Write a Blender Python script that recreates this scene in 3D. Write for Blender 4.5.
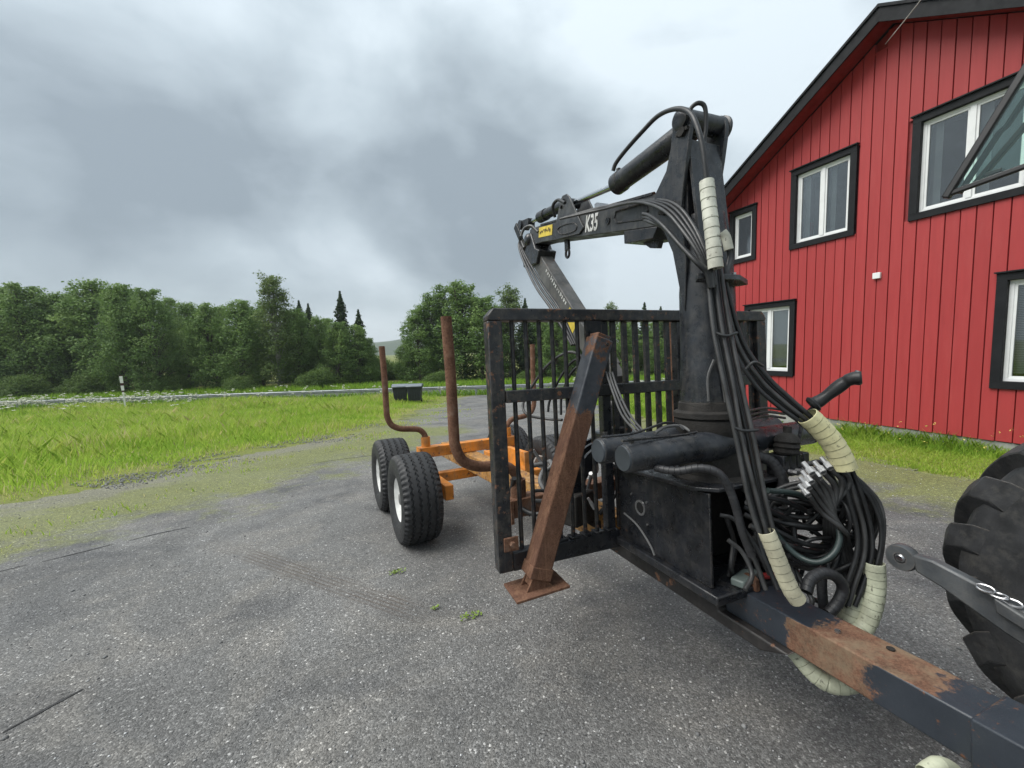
import bpy, math, random
import numpy as np
from mathutils import Vector, Matrix

for o in list(bpy.data.objects): bpy.data.objects.remove(o)
scene = bpy.context.scene
COL = scene.collection
rad = math.radians

# ------------------------------------------------------------------ camera
cam_d = bpy.data.cameras.new('camera'); cam = bpy.data.objects.new('camera', cam_d); COL.objects.link(cam)
YAW, PITCH, ROLL = rad(20.8), rad(4.78), rad(-1.53)
fw = Vector((math.sin(YAW)*math.cos(PITCH), math.cos(YAW)*math.cos(PITCH), -math.sin(PITCH)))
rt0 = Vector((math.cos(YAW), -math.sin(YAW), 0)); up0 = rt0.cross(fw)
rt = rt0*math.cos(ROLL) + up0*math.sin(ROLL); up = up0*math.cos(ROLL) - rt0*math.sin(ROLL)
m = Matrix((rt, up, -fw)).transposed().to_4x4(); m.translation = (0, 0, 1.65)
cam.matrix_world = m
cam_d.sensor_width = 36; cam_d.lens = 36*405/1024; cam_d.clip_start = .02; cam_d.clip_end = 6000
scene.camera = cam
scene.render.resolution_x = 1024; scene.render.resolution_y = 768

# ------------------------------------------------------------------ sky and sun (bright overcast)
SUN_EL, SUN_AZ = rad(54), rad(280)     # azimuth clockwise from +Y
W = bpy.data.worlds.new('World'); scene.world = W; W.use_nodes = True
nt = W.node_tree; nt.nodes.clear()
def wn(t, **k):
    n = nt.nodes.new(t)
    for a, b in k.items(): setattr(n, a, b)
    return n
def wmath(op, a, b=None):
    n = wn('ShaderNodeMath', operation=op)
    for i, x in enumerate((a, b)):
        if x is None: continue
        if isinstance(x, (int, float)): n.inputs[i].default_value = x
        else: nt.links.new(x, n.inputs[i])
    return n.outputs[0]
tc = wn('ShaderNodeTexCoord'); sep = wn('ShaderNodeSeparateXYZ'); nt.links.new(tc.outputs['Generated'], sep.inputs[0])
def wnoise(scale, detail, rough, off, dist=0.0, stretch=(1, 1, 1)):
    mp = wn('ShaderNodeMapping'); nt.links.new(tc.outputs['Generated'], mp.inputs[0])
    mp.inputs['Scale'].default_value = stretch; mp.inputs['Location'].default_value = off
    n = wn('ShaderNodeTexNoise'); nt.links.new(mp.outputs[0], n.inputs['Vector'])
    n.inputs['Scale'].default_value = scale; n.inputs['Detail'].default_value = detail
    n.inputs['Roughness'].default_value = rough; n.inputs['Distortion'].default_value = dist
    return n.outputs['Fac']
CLOUD_OFF = (21.68, 13.94, 6.11)
big = wnoise(1.9, 6, .47, CLOUD_OFF, .35, (1, 1, 1.5)); fine = wnoise(6.5, 7, .55, (1.3, 7.7, 2.0), .4, (1, 1, 1.7))
den = wmath('ADD', wmath('MULTIPLY', big, .86), wmath('MULTIPLY', fine, .14))
den = wmath('SUBTRACT', den, wmath('MULTIPLY', wmath('POWER', wmath('SUBTRACT', 1.0, wmath('MAXIMUM', sep.outputs[2], 0.0)), 9.0), .05))   # paler towards the horizon
ramp = wn('ShaderNodeValToRGB'); nt.links.new(den, ramp.inputs[0])
e = ramp.color_ramp.elements
e[0].position = .37; e[0].color = (4.9, 5.5, 5.9, 1)
e[1].position = .62; e[1].color = (2.1, 2.5, 2.8, 1)
e2 = ramp.color_ramp.elements.new(.49); e2.color = (3.5, 4.05, 4.4, 1)
sky = wn('ShaderNodeTexSky', sky_type='NISHITA'); sky.sun_disc = False
sky.sun_elevation = SUN_EL; sky.sun_rotation = SUN_AZ
lift = wn('ShaderNodeMixRGB', blend_type='MULTIPLY'); lift.inputs[0].default_value = 1
lum = wmath('ADD', wmath('MULTIPLY', wmath('MAXIMUM', sep.outputs[2], 0.0), .55), .88)     # an overcast sky is brighter overhead
nt.links.new(ramp.outputs[0], lift.inputs[1]); nt.links.new(lum, lift.inputs[2])
mix = wn('ShaderNodeMixRGB'); mix.inputs[0].default_value = .93
nt.links.new(sky.outputs[0], mix.inputs[1]); nt.links.new(lift.outputs[0], mix.inputs[2])
bg = wn('ShaderNodeBackground'); bg.inputs[1].default_value = .055
nt.links.new(mix.outputs[0], bg.inputs[0])
wo = wn('ShaderNodeOutputWorld'); nt.links.new(bg.outputs[0], wo.inputs[0])

sd = bpy.data.lights.new('sun', 'SUN'); sun = bpy.data.objects.new('sun', sd); COL.objects.link(sun)
sd.energy = 1.5; sd.angle = rad(50); sd.color = (1, .97, .92)
sdir = Vector((math.sin(SUN_AZ)*math.cos(SUN_EL), math.cos(SUN_AZ)*math.cos(SUN_EL), math.sin(SUN_EL)))
sun.rotation_euler = sdir.to_track_quat('Z', 'Y').to_euler(); sun.location = sdir*30

vs = scene.view_settings
vs.view_transform = 'Standard'; vs.look = 'None'; vs.gamma = 1; vs.use_curve_mapping = False; vs.exposure = 1.5

# ------------------------------------------------------------------ material helpers
class NT:
    def __init__(s, name):
        s.m = bpy.data.materials.new(name); s.m.use_nodes = True; s.t = s.m.node_tree; s.t.nodes.clear()
        s.out = s.t.nodes.new('ShaderNodeOutputMaterial')
        s.tc = None
    def n(s, t, **k):
        n = s.t.nodes.new(t)
        for a, b in k.items(): setattr(n, a, b)
        return n
    def put(s, sock, v):
        if hasattr(v, 'is_output') or isinstance(v, bpy.types.NodeSocket): s.t.links.new(v, sock)
        else:
            if isinstance(v, (tuple, list)) and len(v) == 3 and sock.type == 'RGBA': v = (*v, 1)
            sock.default_value = v
    def co(s, kind='Object'):
        if s.tc is None: s.tc = s.n('ShaderNodeTexCoord')
        return s.tc.outputs[kind]
    def map(s, vec, scale=(1, 1, 1), loc=(0, 0, 0), rot=(0, 0, 0)):
        mp = s.n('ShaderNodeMapping'); s.put(mp.inputs[0], vec)
        mp.inputs['Scale'].default_value = scale; mp.inputs['Location'].default_value = loc; mp.inputs['Rotation'].default_value = rot
        return mp.outputs[0]
    def noise(s, vec, scale, detail=4, rough=.55, dist=0):
        n = s.n('ShaderNodeTexNoise'); s.put(n.inputs['Vector'], vec)
        n.inputs['Scale'].default_value = scale; n.inputs['Detail'].default_value = detail
        n.inputs['Roughness'].default_value = rough; n.inputs['Distortion'].default_value = dist
        return n.outputs['Fac']
    def voro(s, vec, scale, feature='F1', out='Distance'):
        n = s.n('ShaderNodeTexVoronoi', feature=feature); s.put(n.inputs['Vector'], vec); n.inputs['Scale'].default_value = scale
        return n.outputs[out]
    def ramp(s, fac, stops):
        r = s.n('ShaderNodeValToRGB'); s.put(r.inputs[0], fac)
        el = r.color_ramp.elements
        while len(el) < len(stops): el.new(.5)
        for q, (p, c) in zip(el, stops):
            q.position = p; q.color = (c, c, c, 1) if isinstance(c, (int, float)) else (*c, 1)
        return r.outputs[0]
    def mix(s, fac, a, b, mode='MIX'):
        n = s.n('ShaderNodeMixRGB', blend_type=mode); s.put(n.inputs[0], fac); s.put(n.inputs[1], a); s.put(n.inputs[2], b)
        return n.outputs[0]
    def math(s, op, a, b=0.0, c=None):
        n = s.n('ShaderNodeMath', operation=op); s.put(n.inputs[0], a); s.put(n.inputs[1], b)
        if c is not None: s.put(n.inputs[2], c)
        return n.outputs[0]
    def bump(s, h, strength=.3, dist=.01):
        n = s.n('ShaderNodeBump'); s.put(n.inputs['Height'], h); n.inputs['Strength'].default_value = strength; n.inputs['Distance'].default_value = dist
        return n.outputs[0]
    def bsdf(s, color, rough=.5, metal=0.0, normal=None, spec=.5):
        b = s.n('ShaderNodeBsdfPrincipled'); s.put(b.inputs['Base Color'], color); s.put(b.inputs['Roughness'], rough)
        s.put(b.inputs['Metallic'], metal); b.inputs['Specular IOR Level'].default_value = spec
        if normal is not None: s.put(b.inputs['Normal'], normal)
        s.t.links.new(b.outputs[0], s.out.inputs[0]); return b

MATS = {}
def simple(name, col, rough=.5, metal=0.0, var=.25, scale=6, spec=.5, bump=0.0):
    """a plain coloured stuff with a little uneven tone"""
    if name in MATS: return MATS[name]
    t = NT(name); v = t.noise(t.co(), scale, 5)
    lo = tuple(c*(1-var) for c in col); hi = tuple(min(1, c*(1+var)) for c in col)
    c = t.ramp(v, [(.3, lo), (.7, hi)])
    r = t.ramp(t.noise(t.co(), scale*2.3, 3), [(.3, max(0, rough-.1)), (.7, min(1, rough+.1))])
    nb = t.bump(t.noise(t.co(), scale*12, 3), bump, .004) if bump else None
    t.bsdf(c, r, metal, nb, spec); MATS[name] = t.m; return t.m

RUST_D, RUST_M, RUST_L = (.05, .024, .015), (.135, .062, .036), (.25, .14, .088)
def rusty(t, sc=9):
    """nodes for a rust colour"""
    v = t.noise(t.co(), sc, 8, .68); w = t.noise(t.co(), sc*6, 4, .6)
    a = t.ramp(v, [(.3, RUST_D), (.5, RUST_M), (.72, RUST_L)])
    return t.mix(.35, a, t.ramp(w, [(.35, RUST_D), (.65, RUST_L)]))

def paint(name, base, rust=.66, dust=(.16, .155, .14), dust_amt=.35, rough=.42, streak=True, sc=5):
    """old machine paint: uneven tone, dust, dirt streaks, chips of rust where rust is the noise threshold"""
    if name in MATS: return MATS[name]
    t = NT(name); co = t.co()
    tone = t.noise(co, sc, 6, .6)
    c = t.mix(t.ramp(tone, [(.3, 0.0), (.7, 1.0)]), tuple(b*.5 for b in base), tuple(min(1, b*1.4) for b in base))
    d = t.ramp(t.noise(co, sc*1.7, 8, .7), [(.48, 0.0), (.75, dust_amt)])
    c = t.mix(d, c, dust)
    if streak:
        sv = t.noise(t.map(co, (30, 30, 1.6)), 1.0, 5, .6)
        c = t.mix(t.ramp(sv, [(.55, 0.0), (.8, dust_amt*.8)]), c, dust)
    bv = t.n('ShaderNodeBevel'); bv.samples = 4; bv.inputs['Radius'].default_value = .010
    ge = t.n('ShaderNodeNewGeometry'); dt = t.n('ShaderNodeVectorMath', operation='DOT_PRODUCT'); t.put(dt.inputs[0], bv.outputs[0]); t.put(dt.inputs[1], ge.outputs['Normal'])
    wear = t.math('MULTIPLY', t.ramp(dt.outputs['Value'], [(.86, 1.0), (.97, 0.0)]), t.ramp(t.noise(co, sc*5, 6, .7), [(.44, 0.0), (.56, .8)]))   # rubbed edges
    c = t.mix(wear, c, (.13, .115, .10))
    rn = t.math('ADD', t.math('MULTIPLY', t.noise(co, sc*3.2, 9, .66), .75), t.math('MULTIPLY', t.noise(co, sc*.8, 2), .25))
    rm = t.ramp(rn, [(rust-.015, 0.0), (rust+.02, 1.0)])
    c = t.mix(rm, c, rusty(t, sc*4))
    r = t.mix(rm, t.ramp(t.noise(co, sc*2.1, 5, .65), [(.35, rough-.14), (.65, rough+.2)]), (.85, .85, .85))
    nb = t.bump(t.math('SUBTRACT', t.noise(co, sc*18, 4), t.math('MULTIPLY', rm, .5)), .25, .003)
    t.bsdf(c, r, 0.0, nb); MATS[name] = t.m; return t.m
# ------------------------------------------------------------------ mesh helpers
BASE = Vector((0, 0, 0))          # builder coordinates minus BASE = mesh coordinates of the thing being built
def V(*a): return Vector(a if len(a) > 1 else a[0])
def basis(d):
    d = d.normalized(); a = Vector((0, 0, 1)) if abs(d.z) < .9 else Vector((1, 0, 0))
    x = a.cross(d).normalized(); return x, d.cross(x)
def spline(pts, sub=6):
    """Catmull-Rom through pts"""
    P = [Vector(p) for p in pts]
    if len(P) < 3: return P
    out = []
    for i in range(len(P)-1):
        a = P[i-1] if i else P[0]*2-P[1]; b, c = P[i], P[i+1]; d = P[i+2] if i+2 < len(P) else P[-1]*2-P[-2]
        for k in range(sub):
            u = k/sub
            out.append(.5*((2*b)+(c-a)*u+(2*a-5*b+4*c-d)*u*u+(3*b-a-3*c+d)*u**3))
    out.append(P[-1]); return out
class MB:
    def __init__(s): s.v = []; s.f = []
    def add(s, vs, fs):
        k = len(s.v); s.v += [Vector(v) for v in vs]; s.f += [tuple(i+k for i in f) for f in fs]; return s
    def box(s, lo, hi, rot=None, about=None):
        x0, y0, z0 = lo; x1, y1, z1 = hi
        vs = [Vector(p) for p in ((x0,y0,z0),(x1,y0,z0),(x1,y1,z0),(x0,y1,z0),(x0,y0,z1),(x1,y0,z1),(x1,y1,z1),(x0,y1,z1))]
        if rot is not None:
            c = Vector(about) if about else sum(vs, Vector())/8
            vs = [rot @ (v-c) + c for v in vs]
        return s.add(vs, [(0,3,2,1),(4,5,6,7),(0,1,5,4),(1,2,6,5),(2,3,7,6),(3,0,4,7)])
    def beam(s, p0, p1, w, h, side=None):
        """rectangular bar from p0 to p1: w across (along side), h the other way"""
        p0, p1 = Vector(p0), Vector(p1); d = (p1-p0).normalized()
        x = Vector(side) if side else basis(d)[0]
        x = (x - d*x.dot(d)).normalized(); y = d.cross(x)
        vs = [p + x*a*w/2 + y*b*h/2 for p in (p0, p1) for a, b in ((-1,-1),(1,-1),(1,1),(-1,1))]
        return s.add(vs, [(0,3,2,1),(4,5,6,7),(0,1,5,4),(1,2,6,5),(2,3,7,6),(3,0,4,7)])
    def prism(s, poly, fn, a, b):
        """poly of 2-D points; fn(p, h) -> 3-D; from h=a to h=b"""
        n = len(poly); vs = [fn(p, a) for p in poly] + [fn(p, b) for p in poly]
        fs = [tuple(range(n))[::-1], tuple(range(n, 2*n))] + [(i, (i+1) % n, n+(i+1) % n, n+i) for i in range(n)]
        return s.add(vs, fs)
    def tube(s, pts, r, n=10, caps=True, closed=False, flat=None):
        P = [Vector(p) for p in pts]; N = len(P)
        R = r if isinstance(r, (list, tuple)) else [r]*N
        T = []
        for i in range(N):
            if closed: t = P[(i+1) % N]-P[i-1]
            else: t = P[min(i+1, N-1)]-P[max(i-1, 0)]
            T.append(t.normalized() if t.length > 1e-9 else Vector((0, 0, 1)))
        x, y = basis(T[0]); vs = []
        for i in range(N):
            x = (x - T[i]*x.dot(T[i])).normalized(); y = T[i].cross(x)
            for k in range(n):
                a = 2*math.pi*k/n
                vs.append(P[i] + (x*math.cos(a) + y*math.sin(a))*R[i])
        fs = []
        for i in range(N if closed else N-1):
            j = (i+1) % N
            for k in range(n):
                l = (k+1) % n; fs.append((i*n+k, i*n+l, j*n+l, j*n+k))
        if caps and not closed: fs += [tuple(range(n))[::-1], tuple((N-1)*n+k for k in range(n))]
        return s.add(vs, fs)
    def cyl(s, p0, p1, r, n=20, r1=None):
        return s.tube([p0, p1], [r, r if r1 is None else r1], n)
    def lathe(s, prof, o, axis, n=24, closed=False):
        """prof [(radius, along axis)]"""
        o = Vector(o); d = Vector(axis).normalized(); x, y = basis(d); vs = []; m_ = len(prof)
        for (r, h) in prof:
            for k in range(n):
                a = 2*math.pi*k/n; vs.append(o + d*h + (x*math.cos(a)+y*math.sin(a))*r)
        fs = []
        for i in range(m_ if closed else m_-1):
            j = (i+1) % m_
            for k in range(n):
                l = (k+1) % n; fs.append((i*n+k, i*n+l, j*n+l, j*n+k))
        if not closed: fs += [tuple(range(n))[::-1], tuple((m_-1)*n+k for k in range(n))]
        return s.add(vs, fs)
    def mesh(s, name, smooth=True, angle=40):
        me = bpy.data.meshes.new(name)
        me.from_pydata([tuple(v-BASE) for v in s.v], [], s.f)
        if smooth:
            me.polygons.foreach_set('use_smooth', [True]*len(me.polygons)); me.set_sharp_from_angle(angle=rad(angle))
        me.update(); return me
    def obj(s, name, mat, parent=None, bevel=0.0, smooth=True, angle=40):
        o = bpy.data.objects.new(name, s.mesh(name, smooth, angle)); o.data.materials.append(mat); COL.objects.link(o)
        if parent: o.parent = parent
        if bevel:
            b = o.modifiers.new('bevel', 'BEVEL'); b.width = bevel; b.segments = 2; b.limit_method = 'ANGLE'; b.angle_limit = rad(35)
        return o
def tag(o, label=None, cat=None, group=None, kind=None):
    for k, v in (('label', label), ('category', cat), ('group', group), ('kind', kind)):
        if v: o[k] = v
    return o
def thing(name, label, cat, loc, rot=(0, 0, 0), group=None):
    o = bpy.data.objects.new(name, None); COL.objects.link(o); o.location = loc; o.rotation_euler = rot; o.empty_display_size = .2
    return tag(o, label, cat, group)
def empty(name, parent):
    o = bpy.data.objects.new(name, None); COL.objects.link(o); o.parent = parent; o.empty_display_size = .1; return o
def copy_tree(o, parent=None):
    kids = [c for c in COL.objects if c.parent == o] if True else []
    c = o.copy(); COL.objects.link(c); c.parent = parent
    for k in kids: copy_tree(k, c)
    return c
def npmesh(name, verts, faces_flat, per, mat, attr=None, smooth=False):
    """fast mesh from numpy arrays, all faces with per corners; attr {name: per-vertex float}"""
    me = bpy.data.meshes.new(name); nf = len(faces_flat)//per
    me.vertices.add(len(verts)); me.vertices.foreach_set('co', np.asarray(verts, np.float32).ravel())
    me.loops.add(len(faces_flat)); me.loops.foreach_set('vertex_index', np.asarray(faces_flat, np.int32))
    me.polygons.add(nf); me.polygons.foreach_set('loop_start', np.arange(0, nf*per, per, dtype=np.int32))
    me.update(calc_edges=True)
    if smooth: me.polygons.foreach_set('use_smooth', np.ones(nf, bool))
    for k, a in (attr or {}).items():
        at = me.attributes.new(k, 'FLOAT', 'POINT'); at.data.foreach_set('value', np.asarray(a, np.float32))
    me.materials.append(mat); me.validate(); return me
def link(name, me, parent=None):
    o = bpy.data.objects.new(name, me); COL.objects.link(o); o.parent = parent; return o
def sstep(a, b, x):
    t = np.clip((np.asarray(x, float)-a)/(b-a), 0, 1); return t*t*(3-2*t)

# machine frame: x right, y towards the trailer's rear, z up from the yard, pitched with the yard's fall
SL = rad(3.3)
RT = Matrix.Rotation(-SL, 3, 'X')
def machine(name, label, cat, base, group=None):
    global BASE
    BASE = Vector(base)
    return thing(name, label, cat, RT @ BASE, (-SL, 0, 0), group)
def gz(x, y):
    """height of the ground"""
    x = np.asarray(x, float); y = np.asarray(y, float)
    lat = .2*x*sstep(9, 22, y)
    q = y + lat
    t = math.tan(SL)
    z = np.where(q < 19, -t*q, -t*(19 + 8*(1-np.exp(-(q-19)/8.0))))
    z = np.where(q < -20, t*20, z)
    return z + .006*np.clip(x, -60, 0)*sstep(18, 30, y)
def camxy(px, D):
    """ground position D metres in front of the photographer, at bearing px"""
    xc = (px-512)/405.0*D
    return xc*math.cos(YAW)+D*math.sin(YAW), -xc*math.sin(YAW)+D*math.cos(YAW)
# ================================================================== GROUND
YARD_L = [(-16, 5.5), (-9, 7.2), (-5.2, 8.3), (-4.2, 8.8), (-3.5, 9.7), (-2.7, 10.9), (-1.5, 11.7), (-.1, 13.0), (1.2, 15.8), (2.6, 19.6), (4.0, 23.0), (5.2, 25.4)]
YARD = YARD_L + [(8, 27.5), (12.2, 27.2), (11.3, 20), (9.6, 14), (7.9, 8.6), (7.3, 4.2), (7.1, 0), (7.1, -9), (-16, -9)]
def inpoly(x, y, P):
    r = np.zeros(np.shape(x), bool); n = len(P)
    for i in range(n):
        (x0, y0), (x1, y1) = P[i], P[(i+1) % n]
        c = ((y0 > y) != (y1 > y)) & (x < (x1-x0)*(y-y0)/((y1-y0) or 1e-9)+x0); r ^= c
    return r
def polydist(x, y, P, closed=True):
    d = np.full(np.shape(x), 1e9)
    for i in range(len(P) if closed else len(P)-1):
        (x0, y0), (x1, y1) = P[i], P[(i+1) % len(P)]
        t = np.clip(((x-x0)*(x1-x0)+(y-y0)*(y1-y0))/((x1-x0)**2+(y1-y0)**2), 0, 1)
        d = np.minimum(d, np.hypot(x-x0-t*(x1-x0), y-y0-t*(y1-y0)))
    return d

# meadow soil and turf
t = NT('meadow_turf'); co = t.co()
a = t.ramp(t.noise(co, .55, 6, .6), [(.3, (.10, .125, .03)), (.5, (.17, .19, .05)), (.72, (.26, .235, .10))])
b = t.ramp(t.noise(co, 9, 6, .7), [(.3, (.07, .08, .025)), (.55, (.17, .19, .05)), (.8, (.27, .24, .13))])
t.bsdf(t.mix(.55, a, b), .9, 0, t.bump(t.noise(co, 14, 5), .6, .03), .2); M_TURF = t.m
xs = np.concatenate([[-1300, -500, -200, -100], np.arange(-60, 60.1, 1.5), [100, 200, 500, 1300]])
ys = np.concatenate([[-1200, -400, -120, -50], np.arange(-24, 60.1, 1.5), [90, 150, 300, 600, 1300]])
gx, gy = np.meshgrid(xs, ys); nx = len(xs); ny = len(ys)
vz = gz(gx, gy) - .012
idx = (np.arange(ny-1)[:, None]*nx + np.arange(nx-1)[None, :]).ravel()
quad = np.stack([idx, idx+1, idx+nx+1, idx+nx], 1).ravel()
g = link('ground', npmesh('ground', np.stack([gx, gy, vz], -1).reshape(-1, 3), quad, 4, M_TURF, smooth=True)); tag(g, kind='structure')

# worn asphalt of the yard: grey stone in a grey binder, mossy and gritty towards the meadow
t = NT('worn_asphalt'); co = t.co()
edge = t.n('ShaderNodeAttribute', attribute_name='edge').outputs['Fac']        # metres in from the meadow
tone = t.ramp(t.noise(co, .38, 8, .66, 1.2), [(.3, .085), (.5, .13), (.7, .185)])
c = t.mix(1.0, tone, (1.06, 1.05, 1.02), 'MULTIPLY')
patch = t.ramp(t.noise(co, 1.1, 8, .68, .8), [(.47, 0.0), (.62, .75)])          # bleached dust
c = t.mix(patch, c, (.19, .181, .166))
damp = t.ramp(t.noise(t.map(co, loc=(4, 9, 0)), .8, 6, .6, 1.0), [(.50, 0.0), (.66, .72)])
c = t.mix(damp, c, (.065, .066, .069))
mossn = t.math('ADD', t.math('MULTIPLY', t.noise(co, .9, 5, .6, .5), .62), t.math('MULTIPLY', t.noise(co, 6.5, 8, .75), .38))
mm = t.math('SUBTRACT', t.math('MULTIPLY', mossn, 7.4), edge)
moss = t.ramp(t.math('MULTIPLY', mm, .2), [(.0, 0.0), (.22, .8)])
mcol = t.ramp(t.noise(co, 24, 5, .7), [(.3, (.11, .125, .04)), (.6, (.19, .205, .055)), (.8, (.24, .23, .11))])
c = t.mix(moss, c, mcol)
grit = t.math('SUBTRACT', t.math('MULTIPLY', t.noise(t.map(co, loc=(7, 3, 0)), 1.1, 9, .72, 1.2), 3.0), edge)
c = t.mix(t.ramp(grit, [(.3, 0.0), (1.0, .7)]), c, t.ramp(t.noise(co, 45, 4), [(.3, (.10, .095, .08)), (.7, (.25, .235, .2))]))
st = t.voro(co, 105, out='Color'); sv = t.n('ShaderNodeSeparateColor'); t.put(sv.inputs[0], st); sv = sv.outputs[0]
c = t.mix(.75, c, t.ramp(sv, [(0, .5), (.3, .75), (.7, 1.1), (.92, 1.4), (.985, 2.2), (1, 4.6)]), 'MULTIPLY')
st2 = t.n('ShaderNodeSeparateColor'); t.put(st2.inputs[0], t.voro(co, 260, out='Color')); st2 = st2.outputs[1]
c = t.mix(.7, c, t.ramp(st2, [(0, .5), (.5, .95), (.85, 1.25), (.985, 1.8)]), 'MULTIPLY')
# a dirty wheel track across the yard
sx = t.n('ShaderNodeSeparateXYZ'); t.put(sx.inputs[0], co)
ln = t.math('ADD', t.math('MULTIPLY', sx.outputs[0], .775), t.math('MULTIPLY', sx.outputs[1], .633))
trk = t.math('ABSOLUTE', t.math('SUBTRACT', ln, 1.985))
bars = t.math('SINE', t.math('MULTIPLY', ln, 160))
tm = t.math('MULTIPLY', t.ramp(trk, [(.07, 1.0), (.14, 0.0)]), t.ramp(t.noise(co, 1.3, 5), [(.36, 0.0), (.5, 1.0)]))
tm = t.math('MULTIPLY', tm, t.ramp(bars, [(.3, .25), (.7, 1.0)]))
along = t.math('SUBTRACT', t.math('MULTIPLY', sx.outputs[0], .633), t.math('MULTIPLY', sx.outputs[1], .775))
tm = t.math('MULTIPLY', tm, t.math('MULTIPLY', t.ramp(t.math('MULTIPLY', along, -.1), [(.16, 0.0), (.22, .75)]), t.ramp(t.math('MULTIPLY', along, -.1), [(.40, 1.0), (.50, 0.0)])))
c = t.mix(tm, c, (.085, .068, .055))
oil = t.ramp(t.noise(t.map(co, loc=(1.5, 8.2, 0)), 1.6, 4, .5, .4), [(.70, 0.0), (.78, .6)])
c = t.mix(oil, c, (.03, .03, .031))
h = t.math('ADD', t.math('MULTIPLY', t.voro(co, 105), -1.0), t.math('MULTIPLY', t.voro(co, 260), -.5))
t.bsdf(c, t.ramp(t.noise(co, 1.1, 4), [(.3, .62), (.7, .9)]), 0, t.bump(h, .6, .008), .45); M_ASPH = t.m
gx, gy = np.meshgrid(np.arange(-16, 12.6, .2), np.arange(-9, 27.7, .2)); ny, nx = gx.shape
cxm = gx[:-1, :-1]+.1; cym = gy[:-1, :-1]+.1
jit = .34*np.sin(cxm*2.3+np.cos(cym*1.9)*2)+.22*np.sin(cxm*5.1+np.cos(cym*4.3)*2)+.16*np.sin(cym*9.7+cxm*3.3)
ok = inpoly(cxm+jit, cym+jit*.7, YARD)
idx = (np.arange(ny-1)[:, None]*nx + np.arange(nx-1)[None, :])[ok]
quad = np.stack([idx, idx+1, idx+nx+1, idx+nx], 1).ravel()
use, inv = np.unique(quad, return_inverse=True)
vx = np.stack([gx, gy, gz(gx, gy)], -1).reshape(-1, 3)[use]
ed = polydist(vx[:, 0], vx[:, 1], YARD_L, False)
ed = np.minimum(ed, 1.4*polydist(vx[:, 0], vx[:, 1], YARD[len(YARD_L):len(YARD_L)+7], False)+1.0)
ed = ed + 2.4*sstep(11.5, 15, vx[:, 1])
yard = link('asphalt_yard', npmesh('asphalt_yard', vx, inv, 4, M_ASPH, {'edge': ed}, True)); tag(yard, kind='structure')
# dark scars scraped into the surface
M_SCAR = simple('scar', (.03, .03, .031), .9)
for pts in ([(-3.75, 5.02), (-3.45, 5.05), (-3.1, 5.22)], [(-3.0, 5.24), (-2.75, 5.36), (-2.55, 5.47)], [(-2.45, 5.5), (-2.2, 5.62), (-1.95, 5.68)], [(-1.72, 2.62), (-1.6, 2.75), (-1.52, 2.83)], [(-1.1, 8.9), (-.5, 9.0), (.2, 9.05), (.6, 9.0)]):
    sp = spline(pts, 5); mb = MB(); vs = []; fs = []
    for i, p in enumerate(sp):
        tt = (sp[min(i+1, len(sp)-1)]-sp[max(i-1, 0)]) if len(p) == 3 else None
        q = Vector((p[0], p[1], 0)); a_, b_ = sp[min(i+1, len(sp)-1)], sp[max(i-1, 0)]
        nrm = Vector((-(a_[1]-b_[1]), a_[0]-b_[0], 0)).normalized(); w_ = .004+.011*math.sin(math.pi*i/(len(sp)-1))*(.6+.4*math.sin(i*2.3))
        for s_ in (-1, 1):
            r_ = q+nrm*s_*w_; vs.append((r_.x, r_.y, float(gz(r_.x, r_.y))+.004))
    fs = [(2*i, 2*i+2, 2*i+3, 2*i+1) for i in range(len(sp)-1)]
    mb.add(vs, fs).obj('scar', M_SCAR, yard)

# road beyond the guard rail
RD = Vector((-.935, .355, 0)); RN = Vector((.355, .935, 0))      # along the rail, and across towards the wood
t = NT('road_asphalt'); co = t.co()
t.bsdf(t.ramp(t.noise(co, 3, 6), [(.3, .055), (.7, .085)]), .85); M_ROAD = t.m
def rail_pt(a, off=0.0): return RN*(28+off) + RD*a     # a metres to the left of straight ahead
mb = MB(); ks = np.arange(-70, 91, 5.0)
vs = []
for a in ks:
    for o_ in (1.0, 7.5):
        p = rail_pt(a, o_); vs.append((p.x, p.y, float(gz(p.x, p.y))+.02))
mb.add(vs, [(2*i, 2*i+1, 2*i+3, 2*i+2) for i in range(len(ks)-1)])
tag(mb.obj('road', M_ROAD), kind='structure')

# ================================================================== HILL
rng = np.random.default_rng(4)
t = NT('hill_forest'); co = t.co()
t.bsdf(t.ramp(t.noise(co, .03, 8, .7), [(.3, (.03, .05, .025)), (.7, (.07, .10, .045))]), .95); M_HILL = t.m
n1, n2 = 60, 16; hx = np.linspace(-700, 900, n1); vs = []
for j in range(n2):
    for i in range(n1):
        u = j/(n2-1); hgt = (30+10*math.sin(hx[i]*.006+1)+6*math.sin(hx[i]*.017)+2.0*rng.random())*math.sin(math.pi*min(1, u*1.0))
        vs.append((hx[i]+120, 760+u*420, -3+hgt))
fs = np.array([(j*n1+i, j*n1+i+1, (j+1)*n1+i+1, (j+1)*n1+i) for j in range(n2-1) for i in range(n1-1)]).ravel()
tag(link('hill', npmesh('hill', np.array(vs), fs, 4, M_HILL, smooth=True)), kind='structure')

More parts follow.
